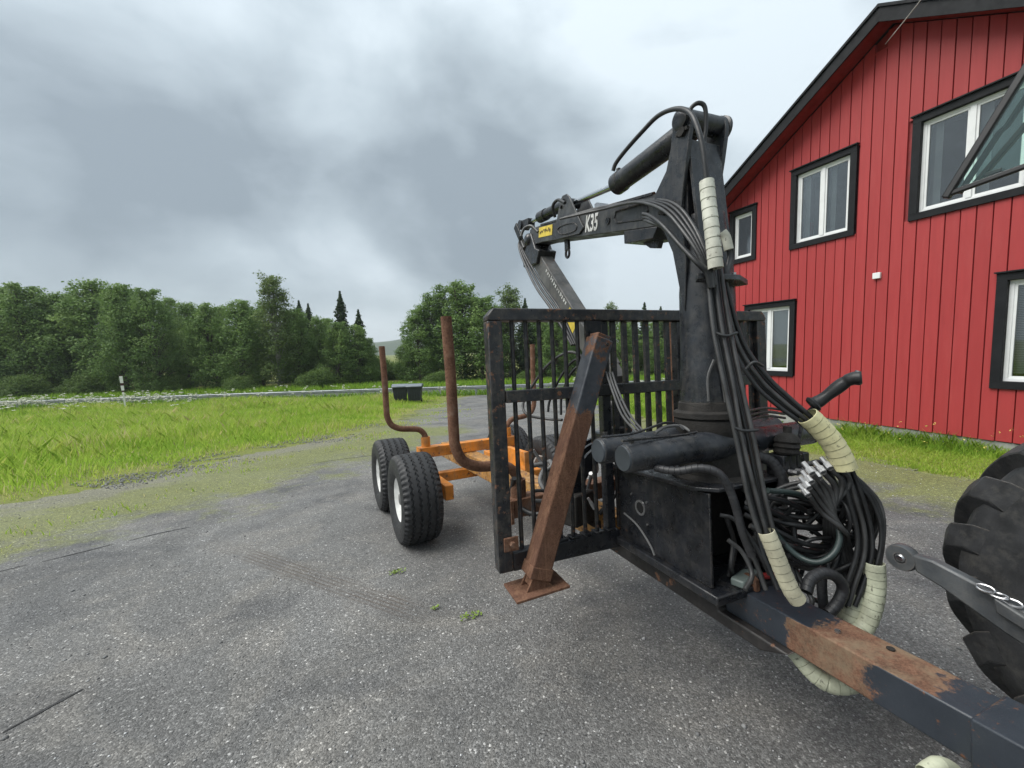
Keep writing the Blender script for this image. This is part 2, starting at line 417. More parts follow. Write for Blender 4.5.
# ================================================================== HOUSE
XW, YA, YB, YC = 9.2, 8.25, 1.15, 4.70       # gable wall plane, its two corners, the ridge
ZB, ZAP, PITCH_R = .05, 7.22, .60
def zroof(y): return ZAP - PITCH_R*abs(y-YC)
t = NT('red_boards'); co = t.co()
oi = t.n('ShaderNodeObjectInfo').outputs['Random']
c = t.mix(t.noise(t.map(co, (9, 9, .7)), 1.6, 7, .65), (.29, .028, .03), (.43, .05, .051))
c = t.mix(t.math('MULTIPLY', oi, .5), c, (.30, .03, .031))
c = t.mix(t.ramp(t.noise(t.map(co, (3, 3, .5)), 2.2, 7, .7), [(.5, 0.0), (.8, .35)]), c, (.40, .075, .07))
c = t.mix(t.ramp(t.noise(co, 26, 3, .6), [(.70, 0.0), (.74, .5)]), c, (.16, .015, .014))
gr = t.noise(t.map(co, (60, 60, 1.2)), 1.0, 5, .6)
t.bsdf(c, .55, 0, t.bump(gr, .25, .004), .35); M_RED = t.m
M_TRIM = simple('charcoal_trim', (.011, .012, .014), .62, var=.25, spec=.2)
M_WHITE = simple('white_window_paint', (.72, .73, .73), .4, var=.05)
M_CONC = simple('foundation_concrete', (.27, .27, .26), .9, var=.3, scale=4, bump=.4)
M_ROOF = simple('roof_sheet', (.022, .024, .027), .45)
M_SOFF = simple('soffit_boards', (.22, .017, .018), .6)
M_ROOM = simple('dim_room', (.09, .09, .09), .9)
M_BLIND = simple('pale_blind', (.50, .51, .50), .7, var=.06)
def glass_mat(name, tint, refl=1.5):
    t = NT(name); fr = t.n('ShaderNodeFresnel'); fr.inputs['IOR'].default_value = refl
    nz = t.bump(t.noise(t.co(), 1.2, 2), .03, .05); t.put(fr.inputs['Normal'], nz)
    tr = t.n('ShaderNodeBsdfTransparent'); t.put(tr.inputs[0], tint)
    gl = t.n('ShaderNodeBsdfGlossy'); gl.inputs['Roughness'].default_value = .02; t.put(gl.inputs['Normal'], nz)
    mx = t.n('ShaderNodeMixShader'); t.put(mx.inputs[0], t.math('MULTIPLY', fr.outputs[0], 2.2)); t.t.links.new(tr.outputs[0], mx.inputs[1]); t.t.links.new(gl.outputs[0], mx.inputs[2])
    t.t.links.new(mx.outputs[0], t.out.inputs[0]); return t.m
M_GLASS = glass_mat('window_glass', (.80, .84, .85), 1.52)
BASE = Vector((XW, 4.7, 0))
house = thing('house', 'red boarded two-storey house with dark roof edges and white framed windows', 'house', BASE)
# each outer casing: y0, y1, z0, z1, lights, blind
WINS = [(7.26, 8.01, 3.69, 5.00, 1, 0), (5.17, 6.44, 3.71, 5.40, 2, 0), (2.90, 4.34, 3.71, 5.44, 2, 0), (6.27, 7.53, .88, 2.60, 2, 1), (1.95, 3.22, .86, 2.61, 2, 1)]
wall = MB()
wy0, wy1 = YB, YA
# inner sheathing behind the boards, with real openings
cuts = sorted({YB, YA, YC} | {w[0]+.06 for w in WINS} | {w[1]-.06 for w in WINS})
for y0, y1 in zip(cuts[:-1], cuts[1:]):
    ym = (y0+y1)/2; segs = [(ZB, None)]
    holes = sorted((w[2]+.06, w[3]-.06) for w in WINS if w[0]+.06 < ym < w[1]-.06)
    z = ZB; spans = []
    for h0, h1 in holes: spans.append((z, h0)); z = h1
    for a_, b_ in spans: wall.box((XW+.03, y0, a_), (XW+.13, y1, b_))
    wall.add([(XW+.03, y0, z), (XW+.03, y1, z), (XW+.03, y1, zroof(y1)), (XW+.03, y0, zroof(y0)), (XW+.13, y0, z), (XW+.13, y1, z), (XW+.13, y1, zroof(y1)), (XW+.13, y0, zroof(y0))],
             [(0,1,2,3), (7,6,5,4), (0,4,5,1), (1,5,6,2), (2,6,7,3), (3,7,4,0)])
gw = wall.obj('gable_wall', M_SOFF, house, smooth=False)
mb = MB()
mb.box((XW+.131, YA-.12, ZB), (XW+11, YA, zroof(YA))); mb.box((XW+.131, YB, ZB), (XW+11, YB+.12, zroof(YB))); mb.box((XW+10.88, YB+.121, ZB), (XW+11, YA-.121, 5))
mb.box((XW+.14, YB+.13, 2.75), (XW+10.8, YA-.13, 2.9))
mb.obj('side_walls', M_RED, house, smooth=False)
rnd = random.Random(5)
PW = .183; nb = int((YA-YB)/PW)+1
for i in range(nb):
    y1 = YA-i*PW; y0 = max(YB, y1-PW+.0085); pr = .004*rnd.random() + (.004 if i % 2 else 0.0)
    holes = sorted((w[2]+.02, w[3]-.02, w) for w in WINS if y0 < w[1]-.02 and y1 > w[0]+.02)
    z = ZB - .012*rnd.random(); spans = []
    # boards that a casing only clips run behind it
    for h0, h1, w in holes:
        if y0 >= w[0]+.0 and y1 <= w[1]+.0 or (min(y1, w[1])-max(y0, w[0])) > .10: spans.append((z, h0)); z = h1
    vent = (4.80 < (y0+y1)/2 < 5.0)
    ztop = (zroof(y0), zroof(y1)); cap = -.01
    spans.append((z, None))
    for a_, b_ in spans:
        t0, t1 = (b_, b_) if b_ is not None else (ztop[0]+cap, ztop[1]+cap)
        if vent and b_ is None: t0, t1 = 6.86, 6.86
        x0, x1 = XW-.004-pr, XW+.0299
        ins = .004
        vs = [(x1, y0, a_), (x1, y1, a_), (x1, y1, t1), (x1, y0, t0), (x0, y0+ins, a_), (x0, y1-ins, a_), (x0, y1-ins, t1), (x0, y0+ins, t0)]
        MB().add(vs, [(0,1,2,3), (7,6,5,4), (0,4,5,1), (1,5,6,2), (2,6,7,3), (3,7,4,0)]).obj('board', M_RED, gw, smooth=False)
    if vent: MB().box((XW+.0, y0-.01, 6.865), (XW+.028, y1+.01, 6.90)).obj('ledge', M_RED, gw, smooth=False)
MB().box((XW+.02, YB-.0, -.95), (XW+.4, YA+.0, ZB-.015)).box((XW+.401, YA-.35, -.95), (XW+11, YA+.0, ZB-.015)).obj('foundation', M_CONC, house)
def window(y0, y1, z0, z1, lights, blind):
    w = empty('window', house); cw = .115; x = XW-.045
    MB().box((x, y0, z1-cw), (x+.075, y1, z1)).box((x, y0, z0), (x+.075, y1, z0+cw)).box((x, y0, z0+cw), (x+.075, y0+cw, z1-cw)).box((x, y1-cw, z0+cw), (x+.075, y1, z1-cw)).obj('casing', M_TRIM, w, .004)
    MB().box((x-.035, y0-.02, z1+.001), (x+.04, y1+.02, z1+.022)).obj('drip_cap', M_TRIM, w)
    a0, a1, b0, b1 = y0+cw, y1-cw, z0+cw, z1-cw; xf = XW+.03
    fr = MB(); f = .05
    fr.box((xf, a0, b1-f), (xf+.06, a1, b1)).box((xf, a0, b0), (xf+.06, a1, b0+f)).box((xf, a0, b0+f), (xf+.06, a0+f, b1-f)).box((xf, a1-f, b0+f), (xf+.06, a1, b1-f))
    fr.obj('frame', M_WHITE, w, .003)
    ym = [(a0+f, a1-f)] if lights == 1 else [(a0+f, (a0+a1)/2-.035), ((a0+a1)/2+.035, a1-f)]
    if lights == 2: MB().box((xf-.006, (a0+a1)/2-.035, b0+f), (xf+.06, (a0+a1)/2+.035, b1-f)).obj('mullion', M_WHITE, w, .003)
    for p0, p1 in ym:
        s_ = .032; sm = MB(); xs_ = xf+.012
        sm.box((xs_, p0, b1-f-s_), (xs_+.04, p1, b1-f)).box((xs_, p0, b0+f), (xs_+.04, p1, b0+f+s_)).box((xs_, p0, b0+f+s_), (xs_+.04, p0+s_, b1-f-s_)).box((xs_, p1-s_, b0+f+s_), (xs_+.04, p1, b1-f-s_))
        sm.obj('sash', M_WHITE, w, .002)
        MB().box((xs_+.015, p0+s_-.004, b0+f+s_-.004), (xs_+.021, p1-s_+.004, b1-f-s_+.004)).obj('pane', M_GLASS, w, smooth=False)
        if blind:
            bm_ = MB(); k = b0+.12
            while k < b1-.06:
                bm_.box((xf+.12, p0-.01, k), (xf+.124, p1+.01, k+.021)); k += .026
            bm_.obj('blind', M_BLIND, w, smooth=False)
        else:
            cm = MB(); ys_ = np.linspace(p0-.02, p1+.02, 22); vs = []
            for q in ys_:
                for zq in (b0-.02, b1+.02): vs.append((xf+.16+.018*math.sin(q*47), q, zq))
            sel = [i for i in range(21) if (ys_[i]-p0)/(p1-p0) > .72 or (ys_[i]-p0)/(p1-p0) < .12]
            cm.add(vs, [(2*i, 2*i+1, 2*i+3, 2*i+2) for i in sel]).obj('curtain', M_BLIND, w)
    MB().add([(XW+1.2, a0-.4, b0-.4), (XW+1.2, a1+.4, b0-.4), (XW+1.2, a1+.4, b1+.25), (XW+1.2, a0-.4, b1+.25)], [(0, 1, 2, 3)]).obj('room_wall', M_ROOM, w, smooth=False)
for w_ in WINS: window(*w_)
# roof with overhang, dark barge boards and gutter-side fascia
roof = MB()
for sgn, yE in ((1, YA+.55), (-1, YB-.55)):
    zE = ZAP - PITCH_R*abs(yE-YC)
    for (za, zb) in ((.035, .16),):
        vs = [(8.78, YC, ZAP+za), (8.78, yE, zE+za), (XW+11.4, yE, zE+za), (XW+11.4, YC, ZAP+za), (8.78, YC, ZAP+zb), (8.78, yE, zE+zb), (XW+11.4, yE, zE+zb), (XW+11.4, YC, ZAP+zb)]
        fs = [(0,1,2,3), (7,6,5,4), (0,4,5,1), (1,5,6,2), (2,6,7,3), (3,7,4,0)]
        roof.add(vs, fs)
ro = roof.obj('roof', M_ROOF, house, smooth=False)
for sgn, yE in ((1, YA+.57), (-1, YB-.57)):
    zE = ZAP - PITCH_R*abs(yE-YC)
    for (x0, x1, za, zb, nm) in ((8.745, 8.775, -.07, .15, 'barge_board'), (8.715, 8.79, .165, .215, 'verge_flashing')):
        vs = [(x, y, z) for x in (x0, x1) for (y, z) in ((YC, ZAP+za), (yE, zE+za), (yE, zE+zb), (YC, ZAP+zb))]
        MB().add(vs, [(0,1,2,3), (7,6,5,4), (0,4,5,1), (1,5,6,2), (2,6,7,3), (3,7,4,0)]).obj(nm, M_TRIM, ro, smooth=False)
    vs = [(x, y, z) for x in (8.78, XW-.03) for (y, z) in ((YC, ZAP+.005), (yE, zE+.005), (yE, zE+.03), (YC, ZAP+.03))]
    MB().add(vs, [(0,1,2,3), (7,6,5,4), (0,4,5,1), (1,5,6,2), (2,6,7,3), (3,7,4,0)]).obj('soffit', M_SOFF, ro, smooth=False)
MB().box((XW-.06, 4.70, 2.80), (XW-.012, 4.82, 2.91)).obj('wall_box', M_WHITE, house, .006)
BASE = Vector((0, 0, 0))
mb = MB(); P0, P1 = Vector((9.17, 4.80, 6.95)), Vector((6.0, 2.12, 6.05))
mb.tube([P0.lerp(P1, k/14)-Vector((0, 0, .05*math.sin(math.pi*k/14))) for k in range(15)], .007, 6)
tag(mb.obj('overhead_cable', simple('pale_cable', (.6, .6, .6), .5)), 'thin pale cable running from the gable of the red house', 'cable')

# ================================================================== GUARD RAIL, MARKER POST, BINS
M_GALV = simple('galvanised_steel', (.36, .38, .40), .55, .35, var=.15, scale=3)
p0 = rail_pt(40); BASE = Vector((p0.x, p0.y, float(gz(p0.x, p0.y))))
rail = thing('guard_rail', 'long galvanised steel guard rail along the road before the wood', 'guard rail', BASE)
prof = [(-.02, .0), (.0, .02), (-.055, .065), (-.055, .09), (.0, .115), (.0, .125), (-.055, .15), (-.055, .175), (.0, .22), (-.02, .24)]
for a in np.arange(-26, 60, 4.0):
    vs = []
    for aa in (a, a+4.0):
        p = rail_pt(aa); z0 = float(gz(p.x, p.y))+.46
        for o_, h_ in prof:
            q = p + RN*o_; vs.append((q.x, q.y, z0+h_))
        for o_, h_ in prof[::-1]:
            q = p + RN*(o_+.005); vs.append((q.x, q.y, z0+h_))
    n_ = 2*len(prof)
    MB().add(vs, [(i, (i+1) % n_, n_+(i+1) % n_, n_+i) for i in range(n_)]+[tuple(range(n_)), tuple(range(2*n_-1, n_-1, -1))]).obj('beam', M_GALV, rail, smooth=False)
    p = rail_pt(a+.5, .09); z0 = float(gz(p.x, p.y)); MB().box((p.x-.06, p.y-.06, z0-.1), (p.x+.06, p.y+.06, z0+.68)).obj('post', M_GALV, rail)

px_, py_ = -13.5, 31.7; BASE = Vector((px_, py_, float(gz(px_, py_))))
mp_ = thing('marker_post', 'white road marker post with two dark bands before the wood', 'post', BASE)
def post_seg(z0, z1, w_, nm, mt):
    MB().prism([(-w_, -.012), (w_, -.012), (w_*.6, .03), (-w_*.6, .03)], lambda p, h: Vector((px_+p[0]+h*-.03, py_+p[1], BASE.z+h)), z0, z1).obj(nm, mt, mp_)
M_PW = simple('post_white', (.75, .75, .72), .5, var=.08); M_PD = simple('post_dark_red', (.06, .015, .012), .5)
post_seg(-.1, 1.22, .045, 'shaft', M_PW); post_seg(1.221, 1.32, .07, 'band', M_PD); post_seg(1.321, 1.62, .075, 'reflector', M_PW)
post_seg(1.621, 1.78, .08, 'band', M_PD); post_seg(1.781, 2.20, .082, 'reflector', M_PW); post_seg(2.201, 2.25, .085, 'cap', M_PD)

M_BIN = simple('bin_plastic', (.022, .027, .035), .45, var=.25); M_LID = simple('bin_lid', (.16, .18, .2), .32, var=.2); M_RUB = simple('rubber_dark', (.02, .02, .021), .7)
def bin_(x, y, rot, label):
    global BASE
    BASE = Vector((0, 0, 0))
    b = thing('waste_bin', label, 'bin', (x, y, float(gz(x, y))), (0, 0, rot), 'waste bins at the edge of the yard')
    vs = [(sx*(.36+.07*k), sy*(.30+.07*k), .12+.84*k) for k in (0, 1) for sx, sy in ((-1,-1),(1,-1),(1,1),(-1,1))]
    MB().add(vs, [(0,3,2,1),(4,5,6,7),(0,1,5,4),(1,2,6,5),(2,3,7,6),(3,0,4,7)]).obj('body', M_BIN, b, .03)
    MB().prism([(-.46, .965), (-.44, 1.03), (-.2, 1.11), (.2, 1.13), (.45, 1.07), (.47, .975)], lambda p, h: Vector((h, p[0], p[1])), -.47, .47).obj('lid', M_LID, b, .02)
    MB().box((-.45, -.42, .91), (.45, .42, .955)).obj('rim', M_BIN, b, .01)
    for s_ in (-1, 1):
        MB().cyl((s_*.3, .32, .1), (s_*.38, .32, .1), .1, 16).obj('wheel', M_RUB, b)
        MB().cyl((s_*.47, .1, 1.0), (s_*.53, .1, 1.0), .025, 10).obj('hinge', M_BIN, b)
    for k in range(5): MB().box((-.3+.15*k-.012, -.375, .3), (-.3+.15*k+.012, -.335, .8), Matrix.Rotation(-.083, 3, 'X')).obj('rib', M_BIN, b)
bin_(2.35, 25.45, rad(-8), 'dark waste bin half hidden behind the rear left trailer stake')
bin_(3.18, 25.05, rad(-16), 'dark waste bin nearer to the open driveway')
TREES = [(-36.43, 57.9, 'alder', 11.2, -25, 'L'), (-34.53, 58.82, 'alder', 11.3, 8, 'L'), (-39.03, 68.31, 'alder', 12.02, 20, 'L'), (-30.11, 52.94, 'bush', 2.15, 22, 'L'), (-31.31, 56.66, 'alder', 11.37, 34, 'L'), (-35.56, 67.0, 'alder', 11.8, 50, 'L'), (-29.41, 57.19, 'alder', 10.67, 62, 'L'), (-32.1, 65.68, 'aspen', 12.07, 80, 'L'), (-25.09, 52.57, 'bush', 2.05, 88, 'L'), (-25.9, 55.97, 'alder', 11.86, 98, 'L'), (-28.41, 64.28, 'alder', 11.84, 112, 'L'), (-21.42, 51.28, 'alder', 10.72, 128, 'L'), (-25.68, 64.31, 'alder', 12.04, 140, 'L'), (-18.51, 49.89, 'alder', 10.1, 158, 'L'), (-17.27, 49.33, 'bush', 1.69, 171, 'L'), (-21.48, 61.65, 'alder', 10.78, 172, 'L'), (-17.15, 53.78, 'alder', 9.41, 190, 'L'), (-17.91, 60.29, 'alder', 9.44, 203, 'L'), (-13.55, 49.32, 'alder', 8.73, 216, 'L'), (-15.67, 60.51, 'alder', 9.74, 225, 'L'), (-10.53, 45.32, 'bush', 1.48, 240, 'L'), (-10.85, 48.16, 'alder', 8.94, 244, 'L'), (-11.91, 58.01, 'alder', 9.27, 255, 'L'), (-9.78, 51.83, 'aspen', 9.07, 264, 'L'), (-7.49, 46.7, 'birch', 11.25, 279, 'L'), (-7.71, 55.34, 'alder', 8.79, 290, 'L'), (-5.68, 47.46, 'alder', 8.21, 300, 'L'), (-6.25, 55.86, 'spruce', 10.09, 304, 'L'), (-5.32, 56.57, 'spruce', 9.82, 313, 'L'), (-3.68, 43.85, 'bush', 1.67, 318, 'L'), (-3.69, 48.66, 'alder', 7.49, 322, 'L'), (-3.25, 54.72, 'alder', 7.78, 330, 'L'), (-1.78, 46.01, 'alder', 6.64, 340, 'L'), (-1.43, 50.82, 'spruce', 10.59, 345, 'L'), (-0.02, 46.21, 'alder', 6.33, 358, 'L'), (0.41, 49.05, 'spruce', 8.34, 362, 'L'), (1.3, 46.57, 'alder', 4.94, 371, 'L'), (2.41, 52.57, 'bush', 2.44, 379, 'G'), (3.47, 56.45, 'bush', 1.82, 386, 'G'), (4.83, 62.35, 'bush', 1.34, 393, 'G'), (5.31, 56.82, 'bush', 1.74, 400, 'G'), (5.64, 51.34, 'bush', 2.1, 407, 'G'), (5.29, 47.2, 'alder', 4.91, 408, 'R'), (6.42, 45.7, 'alder', 8.39, 420, 'R'), (8.05, 46.15, 'aspen', 9.82, 434, 'R'), (7.57, 39.98, 'bush', 1.17, 440, 'R'), (9.75, 46.57, 'aspen', 10.85, 448, 'R'), (11.45, 44.86, 'alder', 10.98, 466, 'R'), (13.07, 43.17, 'alder', 9.09, 484, 'R'), (16.7, 48.21, 'alder', 8.81, 500, 'R'), (16.93, 44.91, 'birch', 10.58, 511, 'R'), (18.32, 43.32, 'spruce', 9.21, 527, 'R'), (16.24, 37.63, 'bush', 1.03, 530, 'R'), (21.17, 46.51, 'alder', 7.17, 538, 'R'), (20.81, 43.44, 'alder', 7.62, 546, 'R'), (20.09, 39.43, 'alder', 6.36, 556, 'R'), (23.03, 42.6, 'alder', 7.08, 566, 'R'), (25.88, 44.72, 'alder', 6.53, 578, 'R'), (25.69, 41.59, 'aspen', 6.77, 590, 'R'), (29.27, 44.51, 'alder', 6.77, 602, 'R'), (29.3, 42.36, 'birch', 8.57, 612, 'R'), (27.41, 37.73, 'alder', 6.01, 622, 'R'), (30.12, 39.91, 'alder', 6.88, 630, 'R'), (27.17, 34.35, 'bush', 0.69, 640, 'R'), (32.44, 40.09, 'spruce', 8.6, 645, 'R'), (30.52, 36.54, 'alder', 5.92, 652, 'R'), (34.25, 39.4, 'spruce', 8.07, 661, 'R'), (36.95, 40.52, 'alder', 5.96, 672, 'R'), (35.24, 36.89, 'alder', 6.64, 683, 'R'), (39.89, 39.4, 'alder', 6.13, 697, 'R'), (38.39, 35.69, 'alder', 6.32, 712, 'R'), (41.2, 35.7, 'alder', 6.09, 730, 'R')]
# ================================================================== TREES
def leaf_mat(name, dark, mid, light, trans=.35):
    t = NT(name); v = t.n('ShaderNodeAttribute', attribute_name='tint').outputs['Fac']
    oi = t.n('ShaderNodeObjectInfo').outputs['Random']
    c = t.ramp(v, [(0.0, dark), (.5, mid), (1.0, light)])
    c = t.mix(t.math('MULTIPLY', oi, .35), c, mid)
    d = t.n('ShaderNodeBsdfPrincipled'); t.put(d.inputs['Base Color'], c); d.inputs['Roughness'].default_value = .6; d.inputs['Specular IOR Level'].default_value = .25
    tr = t.n('ShaderNodeBsdfTranslucent'); t.put(tr.inputs[0], c)
    mx = t.n('ShaderNodeMixShader'); mx.inputs[0].default_value = trans
    t.t.links.new(d.outputs[0], mx.inputs[1]); t.t.links.new(tr.outputs[0], mx.inputs[2]); t.t.links.new(mx.outputs[0], t.out.inputs[0])
    return t.m
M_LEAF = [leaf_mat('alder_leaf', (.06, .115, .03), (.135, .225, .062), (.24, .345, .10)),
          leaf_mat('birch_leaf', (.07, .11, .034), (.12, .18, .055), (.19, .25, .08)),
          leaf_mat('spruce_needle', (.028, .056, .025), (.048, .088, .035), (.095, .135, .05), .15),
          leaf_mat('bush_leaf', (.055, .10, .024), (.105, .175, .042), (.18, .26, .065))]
M_BARK = simple('bark', (.07, .055, .045), .9, var=.4, scale=3, bump=.5)
M_BIRCH = simple('birch_bark', (.22, .21, .19), .8, var=.45, scale=4)
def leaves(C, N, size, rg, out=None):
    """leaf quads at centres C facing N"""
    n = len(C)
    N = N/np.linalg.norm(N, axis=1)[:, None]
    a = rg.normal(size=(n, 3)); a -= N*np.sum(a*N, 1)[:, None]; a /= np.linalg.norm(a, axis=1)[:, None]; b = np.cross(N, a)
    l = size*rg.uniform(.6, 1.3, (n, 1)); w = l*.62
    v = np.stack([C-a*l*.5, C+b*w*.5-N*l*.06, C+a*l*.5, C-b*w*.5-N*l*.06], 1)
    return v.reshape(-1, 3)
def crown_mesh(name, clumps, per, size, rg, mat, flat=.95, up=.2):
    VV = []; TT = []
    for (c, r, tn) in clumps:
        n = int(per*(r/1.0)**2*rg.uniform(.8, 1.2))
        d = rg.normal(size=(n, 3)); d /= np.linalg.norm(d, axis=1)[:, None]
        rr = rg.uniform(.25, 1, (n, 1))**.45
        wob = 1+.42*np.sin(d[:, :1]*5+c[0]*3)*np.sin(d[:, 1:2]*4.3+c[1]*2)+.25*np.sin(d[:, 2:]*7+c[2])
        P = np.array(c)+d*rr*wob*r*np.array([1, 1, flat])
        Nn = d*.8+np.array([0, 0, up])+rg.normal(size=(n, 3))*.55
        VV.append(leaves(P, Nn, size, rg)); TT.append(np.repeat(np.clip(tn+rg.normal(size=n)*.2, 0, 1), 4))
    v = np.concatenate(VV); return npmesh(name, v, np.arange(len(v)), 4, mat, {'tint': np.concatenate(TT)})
def trunk_mesh(name, path, radii, limbs, mat):
    global BASE
    BASE = Vector((0, 0, 0)); mb = MB(); mb.tube(path, radii, 8)
    for p, q, r in limbs:
        mid = Vector(p).lerp(Vector(q), .55)+Vector((0, 0, .12*(Vector(q)-Vector(p)).length)); mb.tube([p, mid, q], [r, r*.6, r*.2], 5)
    me = mb.mesh(name); me.materials.append(mat); return me
def make_broadleaf(seed, H=11.0, R=2.35, low=.35, leafm=0, per=520, size=.205, bark=None, narrow=False):
    rg = np.random.default_rng(seed); top = Vector((rg.normal()*.4, rg.normal()*.4, H*.93))
    path = [Vector((0, 0, -.4)), Vector((rg.normal()*.1, rg.normal()*.1, H*.25)), Vector((rg.normal()*.25, rg.normal()*.25, H*.55)), top]
    path = spline(path, 4); N = len(path); rad_ = [H*.016*(1-.9*i/(N-1))+.02 for i in range(N)]
    clumps = []; limbs = []; nl = 34 if not narrow else 46
    for k in range(nl):
        u = low/H + (1-low/H)*((k+.5)/nl)**.9
        z = u*H; base = path[min(N-1, int(u*.82*(N-1)))]
        prof = (math.sin(math.pi*min(1, (u*.93+.07))**.85)*.92+.12) if not narrow else (1.02-u)**.6*min(1, u*5)
        ang = k*2.4+rg.normal()*.4; rr = R*prof*rg.uniform(.45, .95)
        c = (base.x+rr*math.cos(ang), base.y+rr*math.sin(ang), z+rg.normal()*.25)
        cr = rg.uniform(.75, 1.25)*R*.40*(.65+.5*prof)*(0.8 if narrow else 1)
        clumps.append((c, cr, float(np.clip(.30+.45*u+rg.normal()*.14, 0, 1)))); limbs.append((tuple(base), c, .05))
    for k in range(26):       # sprigs that break the outline
        ang = rg.uniform(0, 6.28); u = rg.uniform(.5, 1.0); rr = R*rg.uniform(.5, 1.05)*(1.2-u*.8)
        c = (rr*math.cos(ang), rr*math.sin(ang), u*H+rg.uniform(0, .5)); clumps.append((c, rg.uniform(.22, .5), .72)); limbs.append((tuple(path[int(u*.8*(N-1))]), c, .03))
    return crown_mesh('crown', clumps, per, size, rg, M_LEAF[leafm]), trunk_mesh('trunk', path, rad_, limbs, bark or M_BARK)
def make_spruce(seed, H=12.0, R=2.5):
    rg = np.random.default_rng(seed); C = []; Nn = []; Tt = []
    z = .6
    while z < H-.1:
        u = z/H; L = R*(1-u)**.8*(1+.22*math.sin(z*2.1+seed)+rg.normal()*.12)+.06; nb_ = 9 if u < .7 else 6; off = rg.uniform(0, 6.28)
        for k in range(nb_):
            a = off+k*2*math.pi/nb_+rg.normal()*.15; Lk = L*rg.uniform(.75, 1.15); m_ = max(4, int(Lk*34))
            s = rg.uniform(.1, 1, m_)**.8
            d = np.array([math.cos(a), math.sin(a), 0]); sd_ = np.array([-math.sin(a), math.cos(a), 0])
            P = np.array([0, 0, z])+d*(s*Lk)[:, None]+sd_*(rg.normal(size=m_)*.16*Lk*(1.1-s)*.8)[:, None]+np.array([0, 0, 1])*(-.38*Lk*s**1.4+.16*Lk*s**3+rg.normal(size=m_)*.05)[:, None]
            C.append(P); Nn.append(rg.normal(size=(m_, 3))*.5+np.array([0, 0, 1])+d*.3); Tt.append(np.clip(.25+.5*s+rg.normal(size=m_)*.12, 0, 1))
        z += .30*(1-.45*u)
    C = np.concatenate(C); v = leaves(C, np.concatenate(Nn), .30, rg)
    me = npmesh('crown', v, np.arange(len(v)), 4, M_LEAF[2], {'tint': np.repeat(np.concatenate(Tt), 4)})
    return me, trunk_mesh('trunk', [(0, 0, -.4), (0, 0, H*.5), (0, 0, H)], [.17, .1, .02], [], M_BARK)
PROTO = {'alder': [make_broadleaf(s) for s in (1, 2, 3, 4)],
         'birch': [make_broadleaf(s, 12.5, 2.5, 1.2, 1, 430, .20, M_BIRCH, True) for s in (11, 12)],
         'aspen': [make_broadleaf(s, 11.5, 2.2, 1.0, 0, 520, .20, None, True) for s in (21, 22)],
         'spruce': [make_spruce(s) for s in (31, 32)],
         'bush': [make_broadleaf(s, 3.0, 2.7, .1, 3, 480, .19) for s in (41, 42)]}
HREF = {'alder': 11.3, 'birch': 12.8, 'aspen': 11.8, 'spruce': 12.0, 'bush': 3.3}
TALK = {'alder': 'broad leafy green tree', 'birch': 'tall airy birch', 'aspen': 'narrow upright leafy tree', 'spruce': 'dark pointed spruce', 'bush': 'low rounded green bush'}
CATS = {'alder': 'tree', 'birch': 'birch', 'aspen': 'tree', 'spruce': 'spruce', 'bush': 'bush'}
ORD = ['first', 'second', 'third', 'fourth', 'fifth', 'sixth', 'seventh', 'eighth', 'ninth', 'tenth', 'eleventh', 'twelfth', 'thirteenth', 'fourteenth', 'fifteenth', 'sixteenth', 'seventeenth', 'eighteenth', 'nineteenth', 'twentieth', 'twenty-first', 'twenty-second', 'twenty-third', 'twenty-fourth', 'twenty-fifth', 'twenty-sixth', 'twenty-seventh', 'twenty-eighth', 'twenty-ninth', 'thirtieth']
rnd = random.Random(9); count = {}
for i, (x, y, kind, H, bearing, side) in enumerate(TREES):      # listed from left to right
    k = (kind, side); count[k] = count.get(k, 0)+1
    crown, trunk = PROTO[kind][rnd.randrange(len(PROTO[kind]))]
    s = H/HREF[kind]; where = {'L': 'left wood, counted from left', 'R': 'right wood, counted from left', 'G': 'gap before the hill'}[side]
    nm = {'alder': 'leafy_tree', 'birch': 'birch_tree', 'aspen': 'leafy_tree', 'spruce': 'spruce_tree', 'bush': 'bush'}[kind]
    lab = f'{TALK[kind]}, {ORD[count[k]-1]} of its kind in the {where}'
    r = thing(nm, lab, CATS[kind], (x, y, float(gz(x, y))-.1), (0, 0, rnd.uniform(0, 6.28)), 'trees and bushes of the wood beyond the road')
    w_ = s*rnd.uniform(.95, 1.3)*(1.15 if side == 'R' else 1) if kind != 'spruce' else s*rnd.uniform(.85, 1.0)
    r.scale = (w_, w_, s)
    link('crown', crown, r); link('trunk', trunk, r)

# ================================================================== GRASS, FLOWERS, PEBBLES
t = NT('grass_blade'); v = t.n('ShaderNodeAttribute', attribute_name='tint').outputs['Fac']
c = t.ramp(v, [(0, (.12, .24, .03)), (.3, (.28, .46, .06)), (.7, (.42, .56, .10)), (.9, (.53, .58, .16)), (1, (.6, .54, .3))])
d = t.n('ShaderNodeBsdfDiffuse'); t.put(d.inputs[0], c); tr = t.n('ShaderNodeBsdfTranslucent'); t.put(tr.inputs[0], c)
mx = t.n('ShaderNodeMixShader'); mx.inputs[0].default_value = .5
t.t.links.new(d.outputs[0], mx.inputs[1]); t.t.links.new(tr.outputs[0], mx.inputs[2]); t.t.links.new(mx.outputs[0], t.out.inputs[0]); M_GRASS = t.m
def patchy(x, y, s, ph):
    return .5+.25*np.sin(x*s+ph+1.7*np.sin(y*s*.7+ph))+.25*np.sin(y*s*1.3-ph+1.4*np.sin(x*s*.6))
